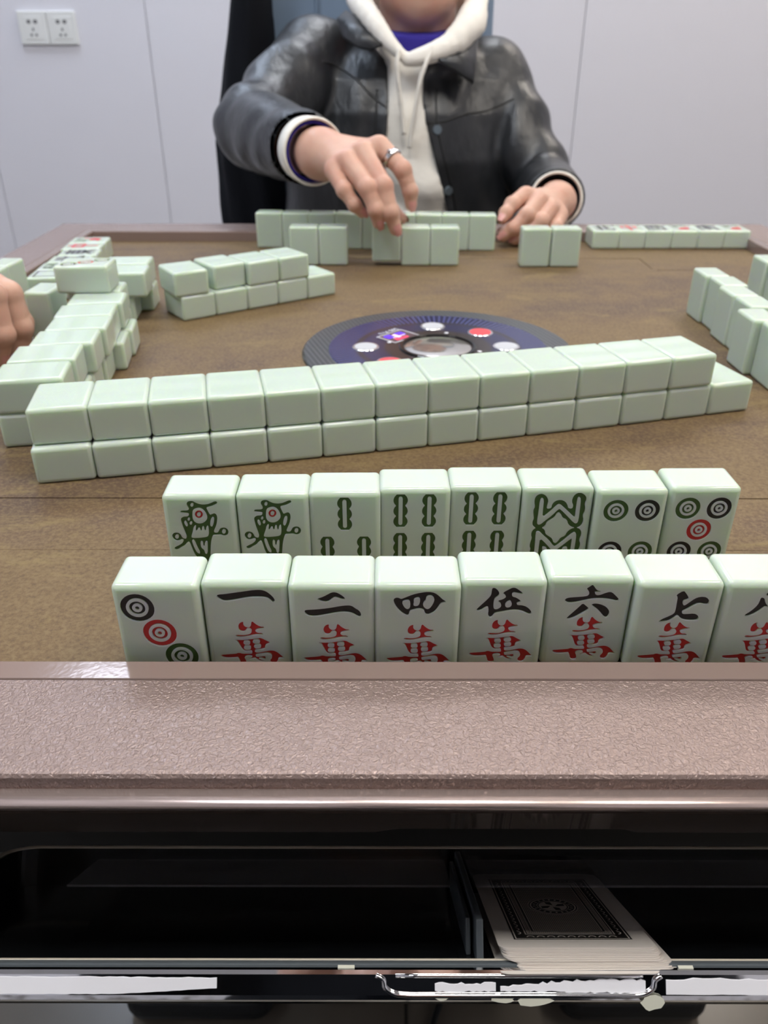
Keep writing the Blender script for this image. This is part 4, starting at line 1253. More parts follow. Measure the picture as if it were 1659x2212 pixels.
C2 = [(-5.64, 13.083, 0.205), (-4.665, 13.288, 0.211), (-3.691, 13.499, 0.217), (-2.719, 13.716, 0.222), (-1.747, 13.939, 0.228), (-0.777, 14.167, 0.234), (0.193, 14.401, 0.24), (1.161, 14.641, 0.245), (2.128, 14.886, 0.251), (3.094, 15.137, 0.257), (4.059, 15.393, 0.263), (5.023, 15.656, 0.269), (5.985, 15.924, 0.274), (6.947, 16.197, 0.28)]
C1 = [(-5.626, 13.208, 0.19), (-4.654, 13.398, 0.197), (-3.682, 13.595, 0.203), (-2.712, 13.799, 0.21), (-1.743, 14.008, 0.216), (-0.775, 14.224, 0.222), (0.192, 14.446, 0.229), (1.158, 14.674, 0.235), (2.122, 14.908, 0.242), (3.085, 15.149, 0.248), (4.047, 15.396, 0.255), (5.007, 15.649, 0.261), (5.967, 15.909, 0.267)]
for k, (x, y, a) in enumerate(C2):
    place(x, y, 0, a, 'down', 'face-down tile, %s from left in the lower layer of the long front wall' % ORD[k], 'lower layer of the long wall')
for k, (x, y, a) in enumerate(C1):
    place(x, y, TT, a, 'down', 'face-down tile, %s from left in the upper layer of the long front wall' % ORD[k], 'upper layer of the long wall')
for k, (x, y, a) in enumerate([(-5.515, 22.848, .626), (-4.704, 23.434, .626), (-3.893, 24.019, .626), (-3.082, 24.604, .626), (-2.271, 25.190, .626)]):
    place(x, y, 0, a, 'down', 'face-down tile, %s from left in the lower layer of the short slanting wall' % ORD[k], 'short slanting wall')
for k, (x, y, a) in enumerate([(-5.60, 22.80, .56), (-4.74, 23.60, .646), (-3.83, 24.06, .65), (-3.0, 24.66, .625)]):
    place(x, y, TT, a, 'down', 'face-down tile, %s from left in the upper layer of the short slanting wall' % ORD[k], 'short slanting wall')
# far player's standing hand
fa = math.atan2(31.15 - 31.65, 8.94)
for k in range(9):
    s = k + .5
    x = -4.81 + s * math.cos(fa) * .997
    y = 31.65 + s * math.sin(fa) * .997 + TT / 2
    place(x, y, 0, fa + math.pi, 'stand', 'upright tile with its back to us, %s from left in the long far row' % ORD[k], 'tiles standing in the far row')
for k, x in enumerate((-2.783, -1.772)):
    place(x, 28.80 + TT / 2, 0, math.pi, 'stand', '%s upright tile of the pair left of the reaching hand' % ('left', 'right')[k], 'upright tiles in the middle distance')
place(.075, 28.78 + TT / 2, .14, math.pi, 'stand', 'tile pinched and lifted slightly by the reaching hand', 'upright tiles in the middle distance')
for k, x in enumerate((1.085, 2.088)):
    place(x, 28.76 + TT / 2, 0, math.pi, 'stand', '%s upright tile just right of the lifted tile' % ('first', 'second')[k], 'upright tiles in the middle distance')
for k, x in enumerate((5.205, 6.238)):
    place(x, 28.58 + TT / 2, 0, math.pi, 'stand', '%s upright tile of the pair in front of the resting hand' % ('left', 'right')[k], 'upright tiles in the middle distance')
for k, (f, tx) in enumerate((('bei', 'black wind'), ('zhong', 'red dragon'), ('xi', 'black wind'), ('flower', 'pale flower'), ('nan', 'black wind'), ('flower', 'two-colour flower'))):
    place(8.36 + k * .994, 31.545 + TH / 2 + .01 * k, 0, 0, 'up', 'face-up tile with %s mark, %s from left in the row by the far rim' % (tx, ORD[k]), 'face-up tiles by the far rim', f)
# right-hand side
for k, (x, yf) in enumerate(((8.64, 21.96), (8.74, 20.955), (8.62, 19.95), (8.66, 18.945), (8.28, 17.83), (8.46, 16.825))):
    place(x + TT / 2, yf + .5, 0, math.pi / 2 + .02, 'stand', 'upright tile, %s from the far end of the jagged row near the right edge' % ORD[k], 'upright tiles on the right')
for k, (x, yf) in enumerate(((10.95, 23.62), (11.02, 22.60))):
    place(x + TT / 2, yf + .5, 0, math.pi / 2, 'stand', '%s upright tile cut off at the right picture edge' % ('farther', 'nearer')[k], 'upright tiles on the right')
# left-hand wall: front right corners of the upper tiles
MT = [(-5.89, 14.03, .16), (-6.01, 15.08, .15), (-5.97, 16.08, .14), (-6.02, 17.09, .13), (-6.18, 18.10, .15), (-6.24, 19.12, .14)]
for k, (x, y, a) in enumerate(MT):
    cx2 = x - TH / 2 * math.cos(a) - .5 * math.sin(a)
    cy2 = y - TH / 2 * math.sin(a) + .5 * math.cos(a)
    place(cx2, cy2, TT, a + math.pi / 2, 'down', 'face-down tile, %s from the near end in the upper layer of the left wall' % ORD[k], 'left wall upper layer')
    dx = (0, .06, -.10, -.12, .16, .14)[k]
    place(cx2 + dx, cy2 + dx * .1, 0, a + math.pi / 2, 'down', 'face-down tile, %s from the near end in the lower layer of the left wall' % ORD[k], 'left wall lower layer')
for k, z in enumerate((0, TT)):
    place(-7.27, 20.60, z, math.pi / 2 + .1, 'down', 'face-down tile in the %s layer right under the three-dot tile' % ('lower', 'middle')[k], 'left wall lower layer')
place(-7.40, 20.38, 2 * TT, math.pi / 2 + .04, 'up', 'face-up three-dot tile lying on top of the left wall', 'loose tiles on the left', '3dot')
for k, (x, y, z, a) in enumerate(((-6.47, 22.06, TT, .08), (-6.66, 23.14, TT, .06), (-6.86, 22.10, 0, .1), (-6.62, 23.12, 0, .08))):
    place(x - TH / 2 * math.cos(a) - .5 * math.sin(a), y - TH / 2 * math.sin(a) + .5 * math.cos(a), z, a + math.pi / 2, 'down',
          'face-down %s tile in the %s layer at the far end of the left wall' % (('near', 'far')[k % 2], ('upper', 'lower')[k // 2]), 'far end of the left wall')
for k, (f, tx) in enumerate((('flower', 'two-colour flower'), ('zhong', 'red dragon'), ('dong', 'black wind'), ('bei', 'black wind'), ('fa', 'dark green dragon'), ('bai', 'framed blank'))):
    a = .092
    s = k + .5
    x = -10.56 + s * math.sin(a) * 1.0 + (.0, .0, .12, .05, 0, 0)[k]
    y = 30.32 - s * math.cos(a) * 1.012
    place(x, y, 0, math.pi / 2 + a, 'up', 'face-up tile with %s mark, %s from far end by the left rim' % (tx, ORD[k]), 'face-up tiles by the left rim', f)
for k, (x, y) in enumerate(((-10.52, 23.05), (-10.58, 22.03))):
    place(x - TT / 2, y + .5, 0, -math.pi / 2 - .08, 'stand', '%s upright tile at the left picture edge behind the hand' % ('farther', 'nearer')[k], 'upright tiles at the left edge')
place(-8.66, 20.66, 0, -math.pi / 2 - .06, 'stand', 'upright tile standing alone between the left hand and the left wall', 'upright tiles at the left edge')
place(-9.34, 18.05, 0, -math.pi / 2 + .05, 'stand', 'upright tile gripped by the hand at the left edge', 'upright tiles at the left edge')

# ================================================================ people
# Bodies and clothes are signed-distance shapes turned into meshes with surface nets.
def surface_net(fn, lo, hi, h):
    lo = np.array(lo, float)
    hi = np.array(hi, float)
    n = np.ceil((hi - lo) / h).astype(int) + 1
    ax = [(lo[i] + h * np.arange(n[i])).astype(np.float32) for i in range(3)]
    X, Y, Z = ax[0][:, None, None], ax[1][None, :, None], ax[2][None, None, :]
    F = np.broadcast_to(fn(X, Y, Z), tuple(n)).astype(np.float32)
    ins = F < 0
    cell = np.zeros(tuple(n - 1), np.int8)
    for dx in (0, 1):
        for dy in (0, 1):
            for dz in (0, 1):
                cell += ins[dx:n[0] - 1 + dx, dy:n[1] - 1 + dy, dz:n[2] - 1 + dz]
    act = (cell > 0) & (cell < 8)
    idx = -np.ones(act.shape, np.int64)
    ci = np.argwhere(act)
    idx[act] = np.arange(len(ci))
    acc = np.zeros((len(ci), 3))
    cnt = np.zeros(len(ci))
    corners = [(0, 0, 0), (1, 0, 0), (0, 1, 0), (1, 1, 0), (0, 0, 1), (1, 0, 1), (0, 1, 1), (1, 1, 1)]
    for a in range(8):
        for b in range(a + 1, 8):
            ca_, cb_ = np.array(corners[a]), np.array(corners[b])
            if np.abs(ca_ - cb_).sum() != 1:
                continue
            fa_ = F[tuple((ci + ca_).T)]
            fb_ = F[tuple((ci + cb_).T)]
            m = (fa_ < 0) != (fb_ < 0)
            t_ = fa_[m] / (fa_[m] - fb_[m])
            acc[m] += ca_ + (cb_ - ca_) * t_[:, None]
            cnt[m] += 1
    P = lo + h * (ci + acc / np.maximum(cnt, 1)[:, None])
    quads = []
    for axis in range(3):
        o1, o2 = (axis + 1) % 3, (axis + 2) % 3
        sl0 = [slice(None)] * 3
        sl1 = [slice(None)] * 3
        sl0[axis] = slice(0, n[axis] - 1)
        sl1[axis] = slice(1, n[axis])
        a, b = ins[tuple(sl0)], ins[tuple(sl1)]
        e = np.argwhere(a != b)
        e = e[(e[:, o1] > 0) & (e[:, o1] < n[o1] - 1) & (e[:, o2] > 0) & (e[:, o2] < n[o2] - 1)]
        if not len(e):
            continue
        s = a[tuple(e.T)]
        d1 = np.zeros(3, int)
        d2 = np.zeros(3, int)
        d1[o1] = 1
        d2[o2] = 1
        q = np.stack([idx[tuple((e - d1 - d2).T)], idx[tuple((e - d2).T)], idx[tuple(e.T)], idx[tuple((e - d1).T)]], 1)
        q[~s] = q[~s][:, ::-1]
        quads.append(q)
    Q = np.concatenate(quads)
    return P, Q


def net_mesh(name, nets, smooth_iter=0):
    vs, fs_, off = [], [], 0
    for P, Q in nets:
        W_ = P * U
        W_[:, 2] += TABLE_Z
        vs.append(W_)
        fs_.append(Q + off)
        off += len(P)
    Vv = np.concatenate(vs)
    Ff = np.concatenate(fs_)
    me = bpy.data.meshes.new(name)
    me.vertices.add(len(Vv))
    me.vertices.foreach_set('co', Vv.astype(np.float32).ravel())
    me.loops.add(len(Ff) * 4)
    me.loops.foreach_set('vertex_index', Ff.astype(np.int32).ravel())
    me.polygons.add(len(Ff))
    me.polygons.foreach_set('loop_start', np.arange(0, len(Ff) * 4, 4, dtype=np.int32))
    me.polygons.foreach_set('loop_total', np.full(len(Ff), 4, dtype=np.int32))
    me.update(calc_edges=True)
    me.validate()
    me.polygons.foreach_set('use_smooth', np.ones(len(me.polygons), bool))
    return me


def smin(a, b, k):
    h = np.maximum(k - np.abs(a - b), 0) / k
    return np.minimum(a, b) - h * h * k * .25


def smax(a, b, k):
    return -smin(-a, -b, k)


def cap(X, Y, Z, a, b, ra, rb, flat=None):
    """tapered capsule distance and position along it"""
    a, b = np.array(a, float), np.array(b, float)
    d = b - a
    L2 = d @ d
    t_ = np.clip(((X - a[0]) * d[0] + (Y - a[1]) * d[1] + (Z - a[2]) * d[2]) / L2, 0, 1)
    q = np.sqrt((X - a[0] - t_ * d[0]) ** 2 + (Y - a[1] - t_ * d[1]) ** 2 + (Z - a[2] - t_ * d[2]) ** 2)
    return q - (ra + (rb - ra) * t_), t_


def ell(X, Y, Z, c, r):
    k0 = np.sqrt(((X - c[0]) / r[0]) ** 2 + ((Y - c[1]) / r[1]) ** 2 + ((Z - c[2]) / r[2]) ** 2)
    return (k0 - 1) * min(r)


def chain(X, Y, Z, pts, rad, k=.08, knob=.02):
    d = None
    for i in range(len(pts) - 1):
        e, _ = cap(X, Y, Z, pts[i], pts[i + 1], rad[i], rad[i + 1])
        d = e if d is None else smin(d, e, k)
    for i in range(1, len(pts) - 1):
        e, _ = cap(X, Y, Z, pts[i], np.array(pts[i]) + .001, rad[i] + knob, rad[i] + knob)
        d = smin(d, e, k)
    return d


def hand_fn(fingers, radii, palm, web=.16, gap=.03):
    def fn(X, Y, Z):
        f = None
        for pts, r in zip(fingers, radii):
            e = chain(X, Y, Z, pts, r)
            f = e if f is None else smin(f, e, gap)
        p = None
        for a, b, ra, rb in palm:
            e, _ = cap(X, Y, Z, a, b, ra, rb)
            p = e if p is None else smin(p, e, .30)
        return smin(p, f, web)
    return fn


def bounds(fingers, palm, m=.6):
    P = np.array([p for f in fingers for p in f] + [q for a, b, _, _ in palm for q in (a, b)])
    return P.min(0) - m, P.max(0) + m


def nail_mesh(tip, prev, up, r):
    """small curved plate on the back of a fingertip"""
    tip, prev, up = np.array(tip), np.array(prev), np.array(up, float)
    ax = (tip - prev) / np.linalg.norm(tip - prev)
    up = up - ax * (up @ ax)
    up /= np.linalg.norm(up)
    side = np.cross(ax, up)
    n, m = 7, 6
    vs, fs_ = [], []
    for i in range(m):
        s = -.30 + i / (m - 1) * .52
        wd = .80 if i not in (0, m - 1) else .55
        for j in range(n):
            a = (j / (n - 1) - .5) * 1.55 * wd
            rr = r * 1.03 + .008
            drop = .0 if i < m - 2 else .03 * (i - m + 3)
            p = tip + ax * s + up * (rr * math.cos(a) - drop) + side * rr * math.sin(a)
            vs.append(V(*p))
    for i in range(m - 1):
        for j in range(n - 1):
            fs_.append((i * n + j, i * n + j + 1, (i + 1) * n + j + 1, (i + 1) * n + j))
    return from_data('fingernail', vs, fs_, True)


# ---- joints of the player across the table (right hand reaches over, left hand rests)
RW = (-2.25, 31.35, 3.32)
RH = [[(-.15, 30.1, 3.72), (.62, 29.5, 3.02), (.88, 29.42, 2.36), (.92, 29.45, 1.92)],
      [(-.72, 29.75, 3.55), (-.03, 28.62, 2.62), (.20, 28.36, 1.84), (.38, 28.43, 1.30)],
      [(-1.25, 29.5, 3.30), (-.56, 28.5, 2.58), (-.29, 28.30, 1.93), (-.20, 28.42, 1.50)],
      [(-1.72, 29.5, 2.98), (-1.34, 28.8, 2.48), (-1.00, 28.62, 2.04), (-.76, 28.70, 1.78)],
      [(-1.25, 31.0, 2.85), (-.45, 30.4, 2.15), (.22, 30.0, 1.66), (.58, 29.72, 1.40)]]
RR = [(.33, .285, .25, .205), (.345, .305, .265, .215), (.335, .295, .25, .205), (.30, .255, .22, .18), (.36, .31, .27, .22)]
RP = [(RW, (-.45, 30.35, 3.52), .72, .40), (RW, (-1.0, 30.0, 3.35), .74, .43), (RW, (-1.5, 29.8, 3.12), .72, .42), (RW, (-1.3, 31.0, 2.9), .62, .44),
      ((-.25, 30.15, 3.62), (-1.65, 29.6, 3.0), .34, .31), ((-3.9, 34.6, 3.35), RW, .92, .80)]
LW = (6.95, 34.5, 1.25)
LH = [[(5.40, 33.0, 1.72), (4.86, 32.45, 1.46), (4.60, 32.15, 1.20), (4.46, 31.95, 1.02)],
      [(5.92, 32.8, 1.55), (5.36, 31.95, 1.15), (4.88, 31.75, .72), (4.53, 31.80, .42)],
      [(6.38, 32.75, 1.28), (5.92, 31.95, .95), (5.36, 31.85, .52), (4.98, 31.95, .26)],
      [(6.82, 32.85, .98), (6.55, 32.2, .70), (6.08, 32.05, .36), (5.72, 32.15, .22)],
      [(6.1, 34.0, 1.05), (5.45, 33.2, .72), (4.92, 32.7, .50), (4.62, 32.5, .45)]]
LR = [(.31, .275, .24, .20), (.325, .285, .25, .205), (.315, .275, .235, .195), (.28, .24, .205, .17), (.34, .29, .25, .21)]
LP = [(LW, (5.7, 33.2, 1.55), .56, .38), (LW, (6.15, 33.1, 1.40), .56, .40), (LW, (6.6, 33.1, 1.12), .54, .37), (LW, (6.15, 33.9, 1.05), .5, .38),
      ((5.45, 33.05, 1.62), (6.78, 32.95, 1.0), .32, .29), ((7.3, 37.2, 1.1), LW, .88, .74)]

HEAD = np.array((1.62, 45.2, 11.55))


def body_fn(X, Y, Z):
    d = ell(X, Y, Z, HEAD + (0, .1, .7), (2.35, 2.9, 3.0))
    d = smin(d, ell(X, Y, Z, HEAD + (0, -1.15, -1.6), (1.95, 1.75, 2.3)), .9)
    d = smin(d, ell(X, Y, Z, HEAD + (0, -2.0, -2.95), (1.05, .85, .85)), .8)
    d = smin(d, cap(X, Y, Z, HEAD + (0, -2.75, .3), HEAD + (0, -3.2, -.75), .22, .36)[0], .35)
    for s in (-1, 1):
        d = smin(d, cap(X, Y, Z, HEAD + (s * .3, -2.95, -.85), HEAD + (s * .32, -2.9, -.84), .24, .24)[0], .2)
        d = smax(d, -ell(X, Y, Z, HEAD + (s * .95, -3.0, .25), (.62, .55, .36)), .35)
        d = smin(d, ell(X, Y, Z, HEAD + (s * .92, -2.35, .22), (.48, .36, .30)), .12)
        d = smin(d, ell(X, Y, Z, HEAD + (s * 2.4, .25, -.05), (.22, .62, 1.0)), .12)
    d = smin(d, cap(X, Y, Z, HEAD + (-.45, -2.72, -1.65), HEAD + (.45, -2.72, -1.65), .2, .2)[0], .22)
    d = smin(d, cap(X, Y, Z, HEAD + (0, .2, -2.3), (1.5, 45.6, 6.2), 1.72, 1.85)[0], .9)
    d = smin(d, ell(X, Y, Z, (1.2, 45.2, 1.0), (4.0, 2.3, 6.0)), 1.0)
    for a, b, ra, rb in (((-3.3, 44.6, 5.2), (-5.6, 38.8, 3.4), 1.15, 1.0), ((-5.6, 38.8, 3.4), (-3.0, 33.0, 3.3), 1.0, .8),
                         ((5.2, 45.0, 5.0), (7.65, 41.2, .75), 1.15, 1.0), ((7.65, 41.2, .75), (7.1, 35.6, 1.2), 1.0, .7),
                         ((1.5, 45.2, 5.4), (-3.3, 44.6, 5.2), 1.4, 1.2), ((1.5, 45.2, 5.4), (5.4, 45.0, 5.0), 1.4, 1.2)):
        d = smin(d, cap(X, Y, Z, a, b, ra, rb)[0], .5)
    return d


person = empty('person', V(1.2, 45, FLOOR), 'person in black leather jacket and cream hoodie reaching across the table for a tile', 'person')
nets = [surface_net(body_fn, (-8, 32.2, -6), (11, 49, 16.2), .17)]
lo, hi = bounds(RH, RP, .9)
nets.append(surface_net(hand_fn(RH, RR, RP), lo, hi, .04))
lo, hi = bounds(LH, LP, .9)
nets.append(surface_net(hand_fn(LH, LR, LP), lo, hi, .04))
body = part('body', net_mesh('body', nets), M['skin'], person)
for H_, R_, up in ((RH, RR, (.15, -.75, .55)), (LH, LR, (-.3, -.7, .6))):
    for k in range(5):
        if k == 4:
            u2 = (.3, .7, .5) if H_ is RH else (-.3, .5, .7)
        else:
            u2 = up
        part('fingernail', nail_mesh(H_[k][3], H_[k][2], u2, R_[k][3]), M['nail'], body)
for s in (-1, 1):
    eb = bmesh.new()
    bmesh.ops.create_uvsphere(eb, u_segments=16, v_segments=10, radius=.3 * U, matrix=Matrix.Translation(V(*(HEAD + (s * .92, -2.5, .22)))))
    part('eye', bm_mesh('eye', eb, True), M['hair'], body)
hair = surface_net(lambda X, Y, Z: smax(ell(X, Y, Z, HEAD + (0, .25, .9), (2.65, 3.15, 3.15)),
                                        np.minimum(HEAD[2] + 1.6 - Z, HEAD[1] - .2 - Y) + 0 * X, .4), HEAD - (3.2, 3.6, 3), HEAD + (3.2, 3.8, 4.6), .17)
part('hair', net_mesh('hair', [hair]), M['hair'], person)

# ring on the reaching index finger
def ring_mesh(name, c, axis, r_out, r_in, half, n=32, squash=1.0, flare=0.0):
    """short hollow tube round an axis (table units)"""
    c, axis = np.array(c, float), np.array(axis, float)
    axis = axis / np.linalg.norm(axis)
    a = np.cross(axis, (0, 0, 1.0))
    a /= np.linalg.norm(a)
    b = np.cross(axis, a)
    vs, fs_ = [], []
    prof = [(-half, r_in), (-half, r_out), (half * .7, r_out + flare), (half, r_out - .02 + flare), (half, r_in + .02 + flare), (half * .7, r_in + flare * .5)]
    m = len(prof)
    for k in range(n):
        an = 2 * math.pi * k / n
        for s, rr in prof:
            vs.append(V(*(c + axis * s + (a * math.cos(an) + b * math.sin(an) * squash) * rr)))
    for k in range(n):
        for q in range(m):
            fs_.append((k * m + q, k * m + (q + 1) % m, ((k + 1) % n) * m + (q + 1) % m, ((k + 1) % n) * m + q))
    return from_data(name, vs, fs_, True)


i0, i1 = np.array(RH[0][0]), np.array(RH[0][1])
rc = i0 + (i1 - i0) * .52
rgo = part('finger_ring', ring_mesh('finger_ring', rc, i1 - i0, .365, .315, .085), M['silver'], person, 'silver ring with a small bright stone')
gem = bmesh.new()
bmesh.ops.create_icosphere(gem, subdivisions=1, radius=.085 * U, matrix=Matrix.Translation(V(rc[0] - .10, rc[1] - .28, rc[2] + .24)))
part('stone', bm_mesh('stone', gem), M['chrome'], rgo)

# ---- clothes
TZ_ = [-9.5, -5, -1, 2, 4, 5.4, 6.3, 6.9, 7.4]
TXC = [1.0, 1.0, 1.0, 1.0, 1.1, 1.2, 1.35, 1.5, 1.55]
TYC = [45.6, 45.2, 44.9, 44.7, 44.8, 45.0, 45.2, 45.4, 45.5]
TA = [6.4, 6.3, 6.2, 6.0, 5.7, 5.2, 4.2, 3.0, 1.6]
TB = [4.2, 4.1, 4.0, 4.0, 3.8, 3.4, 2.8, 2.2, 1.3]


def torso(X, Y, Z, grow=0.0, p=2.4):
    cx_, cy_ = np.interp(Z, TZ_, TXC), np.interp(Z, TZ_, TYC)
    a, b = np.interp(Z, TZ_, TA) + grow, np.interp(Z, TZ_, TB) + grow
    q = (np.abs((X - cx_) / a) ** p + np.abs((Y - cy_) / b) ** p) ** (1 / p)
    d = (q - 1) * np.minimum(a, b) * .9
    return smax(d, Z - 7.6 - grow, .5)


def folds(X, Y, Z):
    w = np.sin(1.7 * X + .55 * Z + 1.3 * np.sin(.7 * Z + .4 * X)) * .6 + np.sin(2.9 * X - .8 * Z + 2.0 * np.sin(.5 * Z) + .7 * Y) * .4
    v = np.sin(.9 * Z + 1.1 * X + 1.7 * np.sin(.6 * X + .35 * Y)) * .5
    u = np.sin(4.4 * X + 1.1 * Z + 1.6 * np.sin(.9 * Z + .5 * X)) * .35 * np.clip(np.sin(.7 * X + 1.0) + .4, 0, 1)
    return (w + v + u)


RE, LE = (-5.75, 38.9, 3.55), (7.7, 41.2, .75)
RS, LS = (-3.4, 44.4, 6.15), (5.25, 44.7, 5.35)
RC, LC = (-2.76, 32.1, 3.38), (7.02, 35.15, 1.25)


def sleeve(X, Y, Z, S, E, C, rs, re, rc_, seed):
    u1, t1 = cap(X, Y, Z, S, E, rs, re)
    u2, t2 = cap(X, Y, Z, E, C, re, rc_)
    ph = seed + .8 * Z + .5 * X
    f1 = np.sin(t1 * 17 + ph + 1.2 * np.sin(1.4 * X + 1.1 * Z)) * .11 * np.clip(t1 * 2.2, .25, 1)
    f2 = np.sin(t2 * 15 - .7 * ph + 1.5 * np.sin(1.1 * Z + .9 * Y)) * .075 * np.clip(1.25 - t2, .2, 1)
    d = smin(u1 + f1, u2 + f2, .28)
    # cut the sleeve end flat and hollow it
    ax = np.array(C) - np.array(E)
    ax = ax / np.linalg.norm(ax)
    along = (X - C[0]) * ax[0] + (Y - C[1]) * ax[1] + (Z - C[2]) * ax[2]
    d = smax(d, along - .05, .08)
    hole, _ = cap(X, Y, Z, np.array(C) - ax * 1.2, np.array(C) + ax * 1.5, rc_ - .14, rc_ - .12)
    return smax(d, -hole, .06)


OZ = [-9.5, -2, .26, 2.12, 3.71, 4.65, 5.5, 6.14, 6.6, 7.4]
OL = [-.9, -.35, .0, .05, .14, .25, .22, .10, -.35, -1.3]
OR = [4.6, 3.4, 2.91, 2.34, 1.87, 1.70, 1.72, 2.0, 2.9, 4.2]


def jacket_fn(X, Y, Z):
    d = torso(X, Y, Z) + folds(X, Y, Z) * .12
    for S_ in (RS, LS):
        d = smin(d, cap(X, Y, Z, (1.5, 45.6, 6.3), (S_[0], S_[1] + .3, S_[2] + .35), 1.3, 1.35)[0], .6)
    d = smin(d, sleeve(X, Y, Z, RS, RE, RC, 1.85, 1.62, 1.26, .4), .35)
    d = smin(d, sleeve(X, Y, Z, LS, LE, LC, 1.75, 1.42, 1.18, 2.1), .35)
    l, r_ = np.interp(Z, OZ, OL), np.interp(Z, OZ, OR)
    mid, hw = (l + r_) / 2, (r_ - l) / 2
    # open front: remove a wedge of cloth ahead of the hoodie
    cut = np.maximum(np.abs(X - mid) - hw, Y - 43.6)
    d = smax(d, -cut, .10)
    # neck hole
    neck, _ = cap(X, Y, Z, (1.55, 44.4, 6.6), (1.6, 45.0, 9.5), 2.2, 2.6)
    d = smax(d, -neck, .12)
    return smax(d, -7.0 - Z + 0 * X, .15)


jk = surface_net(jacket_fn, (-8.6, 32.2, -7.4), (10.6, 50.2, 8.4), .105)
jacket = part('jacket', net_mesh('jacket', [jk]), M['leather'], person, 'black leather jacket worn open')
jbvh = BVHTree.FromPolygons([tuple(v) for v in (jk[0] * U + np.array((0, 0, TABLE_Z)))], [tuple(int(i) for i in q) for q in jk[1]])


def hoodie_fn(X, Y, Z):
    fz = np.sin(2.3 * Z + .8 * X + 1.2 * np.sin(1.1 * X)) * np.clip((3.4 - Z) / 3, .12, 1) * .20 + np.sin(1.9 * X + .8 * Z) * .05
    d = torso(X, Y, Z, -.32) + fz
    # the opening shows a fuller front
    d = smin(d, ell(X, Y, Z, (1.35, 42.6, 1.5), (2.6, 1.75, 6.2)) + fz, .6)
    # stay under the jacket except in its open front
    l, r_ = np.interp(Z, OZ, OL), np.interp(Z, OZ, OR)
    gap = np.minimum((r_ - l) / 2 - np.abs(X - (l + r_) / 2) + .04, 43.6 - Y)
    lim = torso(X, Y, Z) + folds(X, Y, Z) * .12 + .16 - np.clip(gap * 6, 0, 2)
    d = smax(d, lim, .05)
    neck, _ = cap(X, Y, Z, (1.5, 42.6, 7.5), (1.6, 44.2, 10), 1.45, 2.2)
    d = smax(d, -neck, .15)
    return smax(d, -7.4 - Z + 0 * X, .1)


hoodie = part('hoodie', net_mesh('hoodie', [surface_net(hoodie_fn, (-6, 39.5, -7.8), (8, 50, 8.2), .13)]), M['cream'], person, 'cream cotton hoodie')
HP = catmull([(.95, 40.65, 6.15), (.22, 40.85, 6.75), (-.42, 41.6, 7.5), (-1.0, 43.2, 8.2), (-1.2, 45.2, 8.8), (-.4, 47.3, 9.2), (1.6, 48.2, 9.2), (3.6, 47.3, 9.1), (4.25, 45.4, 8.75), (4.15, 43.6, 8.0), (3.5, 42.0, 7.2), (2.45, 40.95, 6.62), (1.45, 40.65, 6.25), (.95, 40.62, 6.1)], 3)


def hood_fn(X, Y, Z):
    d = None
    for i in range(len(HP) - 1):
        w = .20 + .34 * min(1, min(i, len(HP) - 2 - i) / 9) + (.10 if i in (27, 28, 29, 30) else 0)
        e, _ = cap(X, Y, Z, HP[i], HP[i + 1], w, w)
        d = e if d is None else smin(d, e, .10)
    d = smin(d, ell(X, Y, Z, (1.6, 47.6, 7.6), (2.9, 1.5, 1.7)), .8)
    return d + np.sin(3.1 * Z + 1.7 * X + 1.5 * np.sin(1.3 * X)) * .05


part('hood', net_mesh('hood', [surface_net(hood_fn, (-2.6, 39.6, 5), (5.6, 49.8, 10.8), .11)]), M['cream'], hoodie)
part('drawstring', tube_mesh('drawstring', catmull([(.62, 40.35, 6.62), (.55, 40.25, 5.9), (.66, 40.35, 4.9), (.80, 40.50, 4.0), (.90, 40.55, 3.2)], 6), .10, 8), M['cream'], hoodie)
part('drawstring', tube_mesh('drawstring', catmull([(2.15, 40.55, 6.75), (1.80, 40.25, 6.05), (1.55, 40.22, 5.3), (1.36, 40.35, 4.1), (1.2, 40.5, 3.2), (1.17, 40.55, 2.65)], 6), .10, 8), M['cream'], hoodie)
shirt = part('shirt', net_mesh('shirt', [surface_net(lambda X, Y, Z: smax(cap(X, Y, Z, (1.5, 44.5, 5.0), (1.55, 44.45, 7.2), 2.1, 2.1)[0], Z - 7.1 - .17 * (Y - 42.4), .08), (-1.4, 41.4, 3), (4.6, 48, 9), .12)]), M['blue_cloth'], person, 'dark blue shirt collar')

# cuffs
def cuff(C, E, out, rr, mat_, name, parent_, half, sq=1.0):
    ax = np.array(C) - np.array(E)
    ax = ax / np.linalg.norm(ax)
    c3 = np.array(C) + ax * out
    return part(name, ring_mesh(name, c3, ax, rr, rr - .10, half, 40, sq, .03), mat_, parent_)


cuff(RC, RE, .24, 1.13, M['cream'], 'cuff', hoodie, .42)
cuff(RC, RE, .22, 1.0, M['blue_cloth'], 'shirt_cuff', shirt, .36)
cuff(LC, LE, .10, 1.05, M['cream'], 'cuff', hoodie, .30)
cuff(LC, LE, -.02, .92, M['black_cloth'], 'shirt_cuff', shirt, .26)


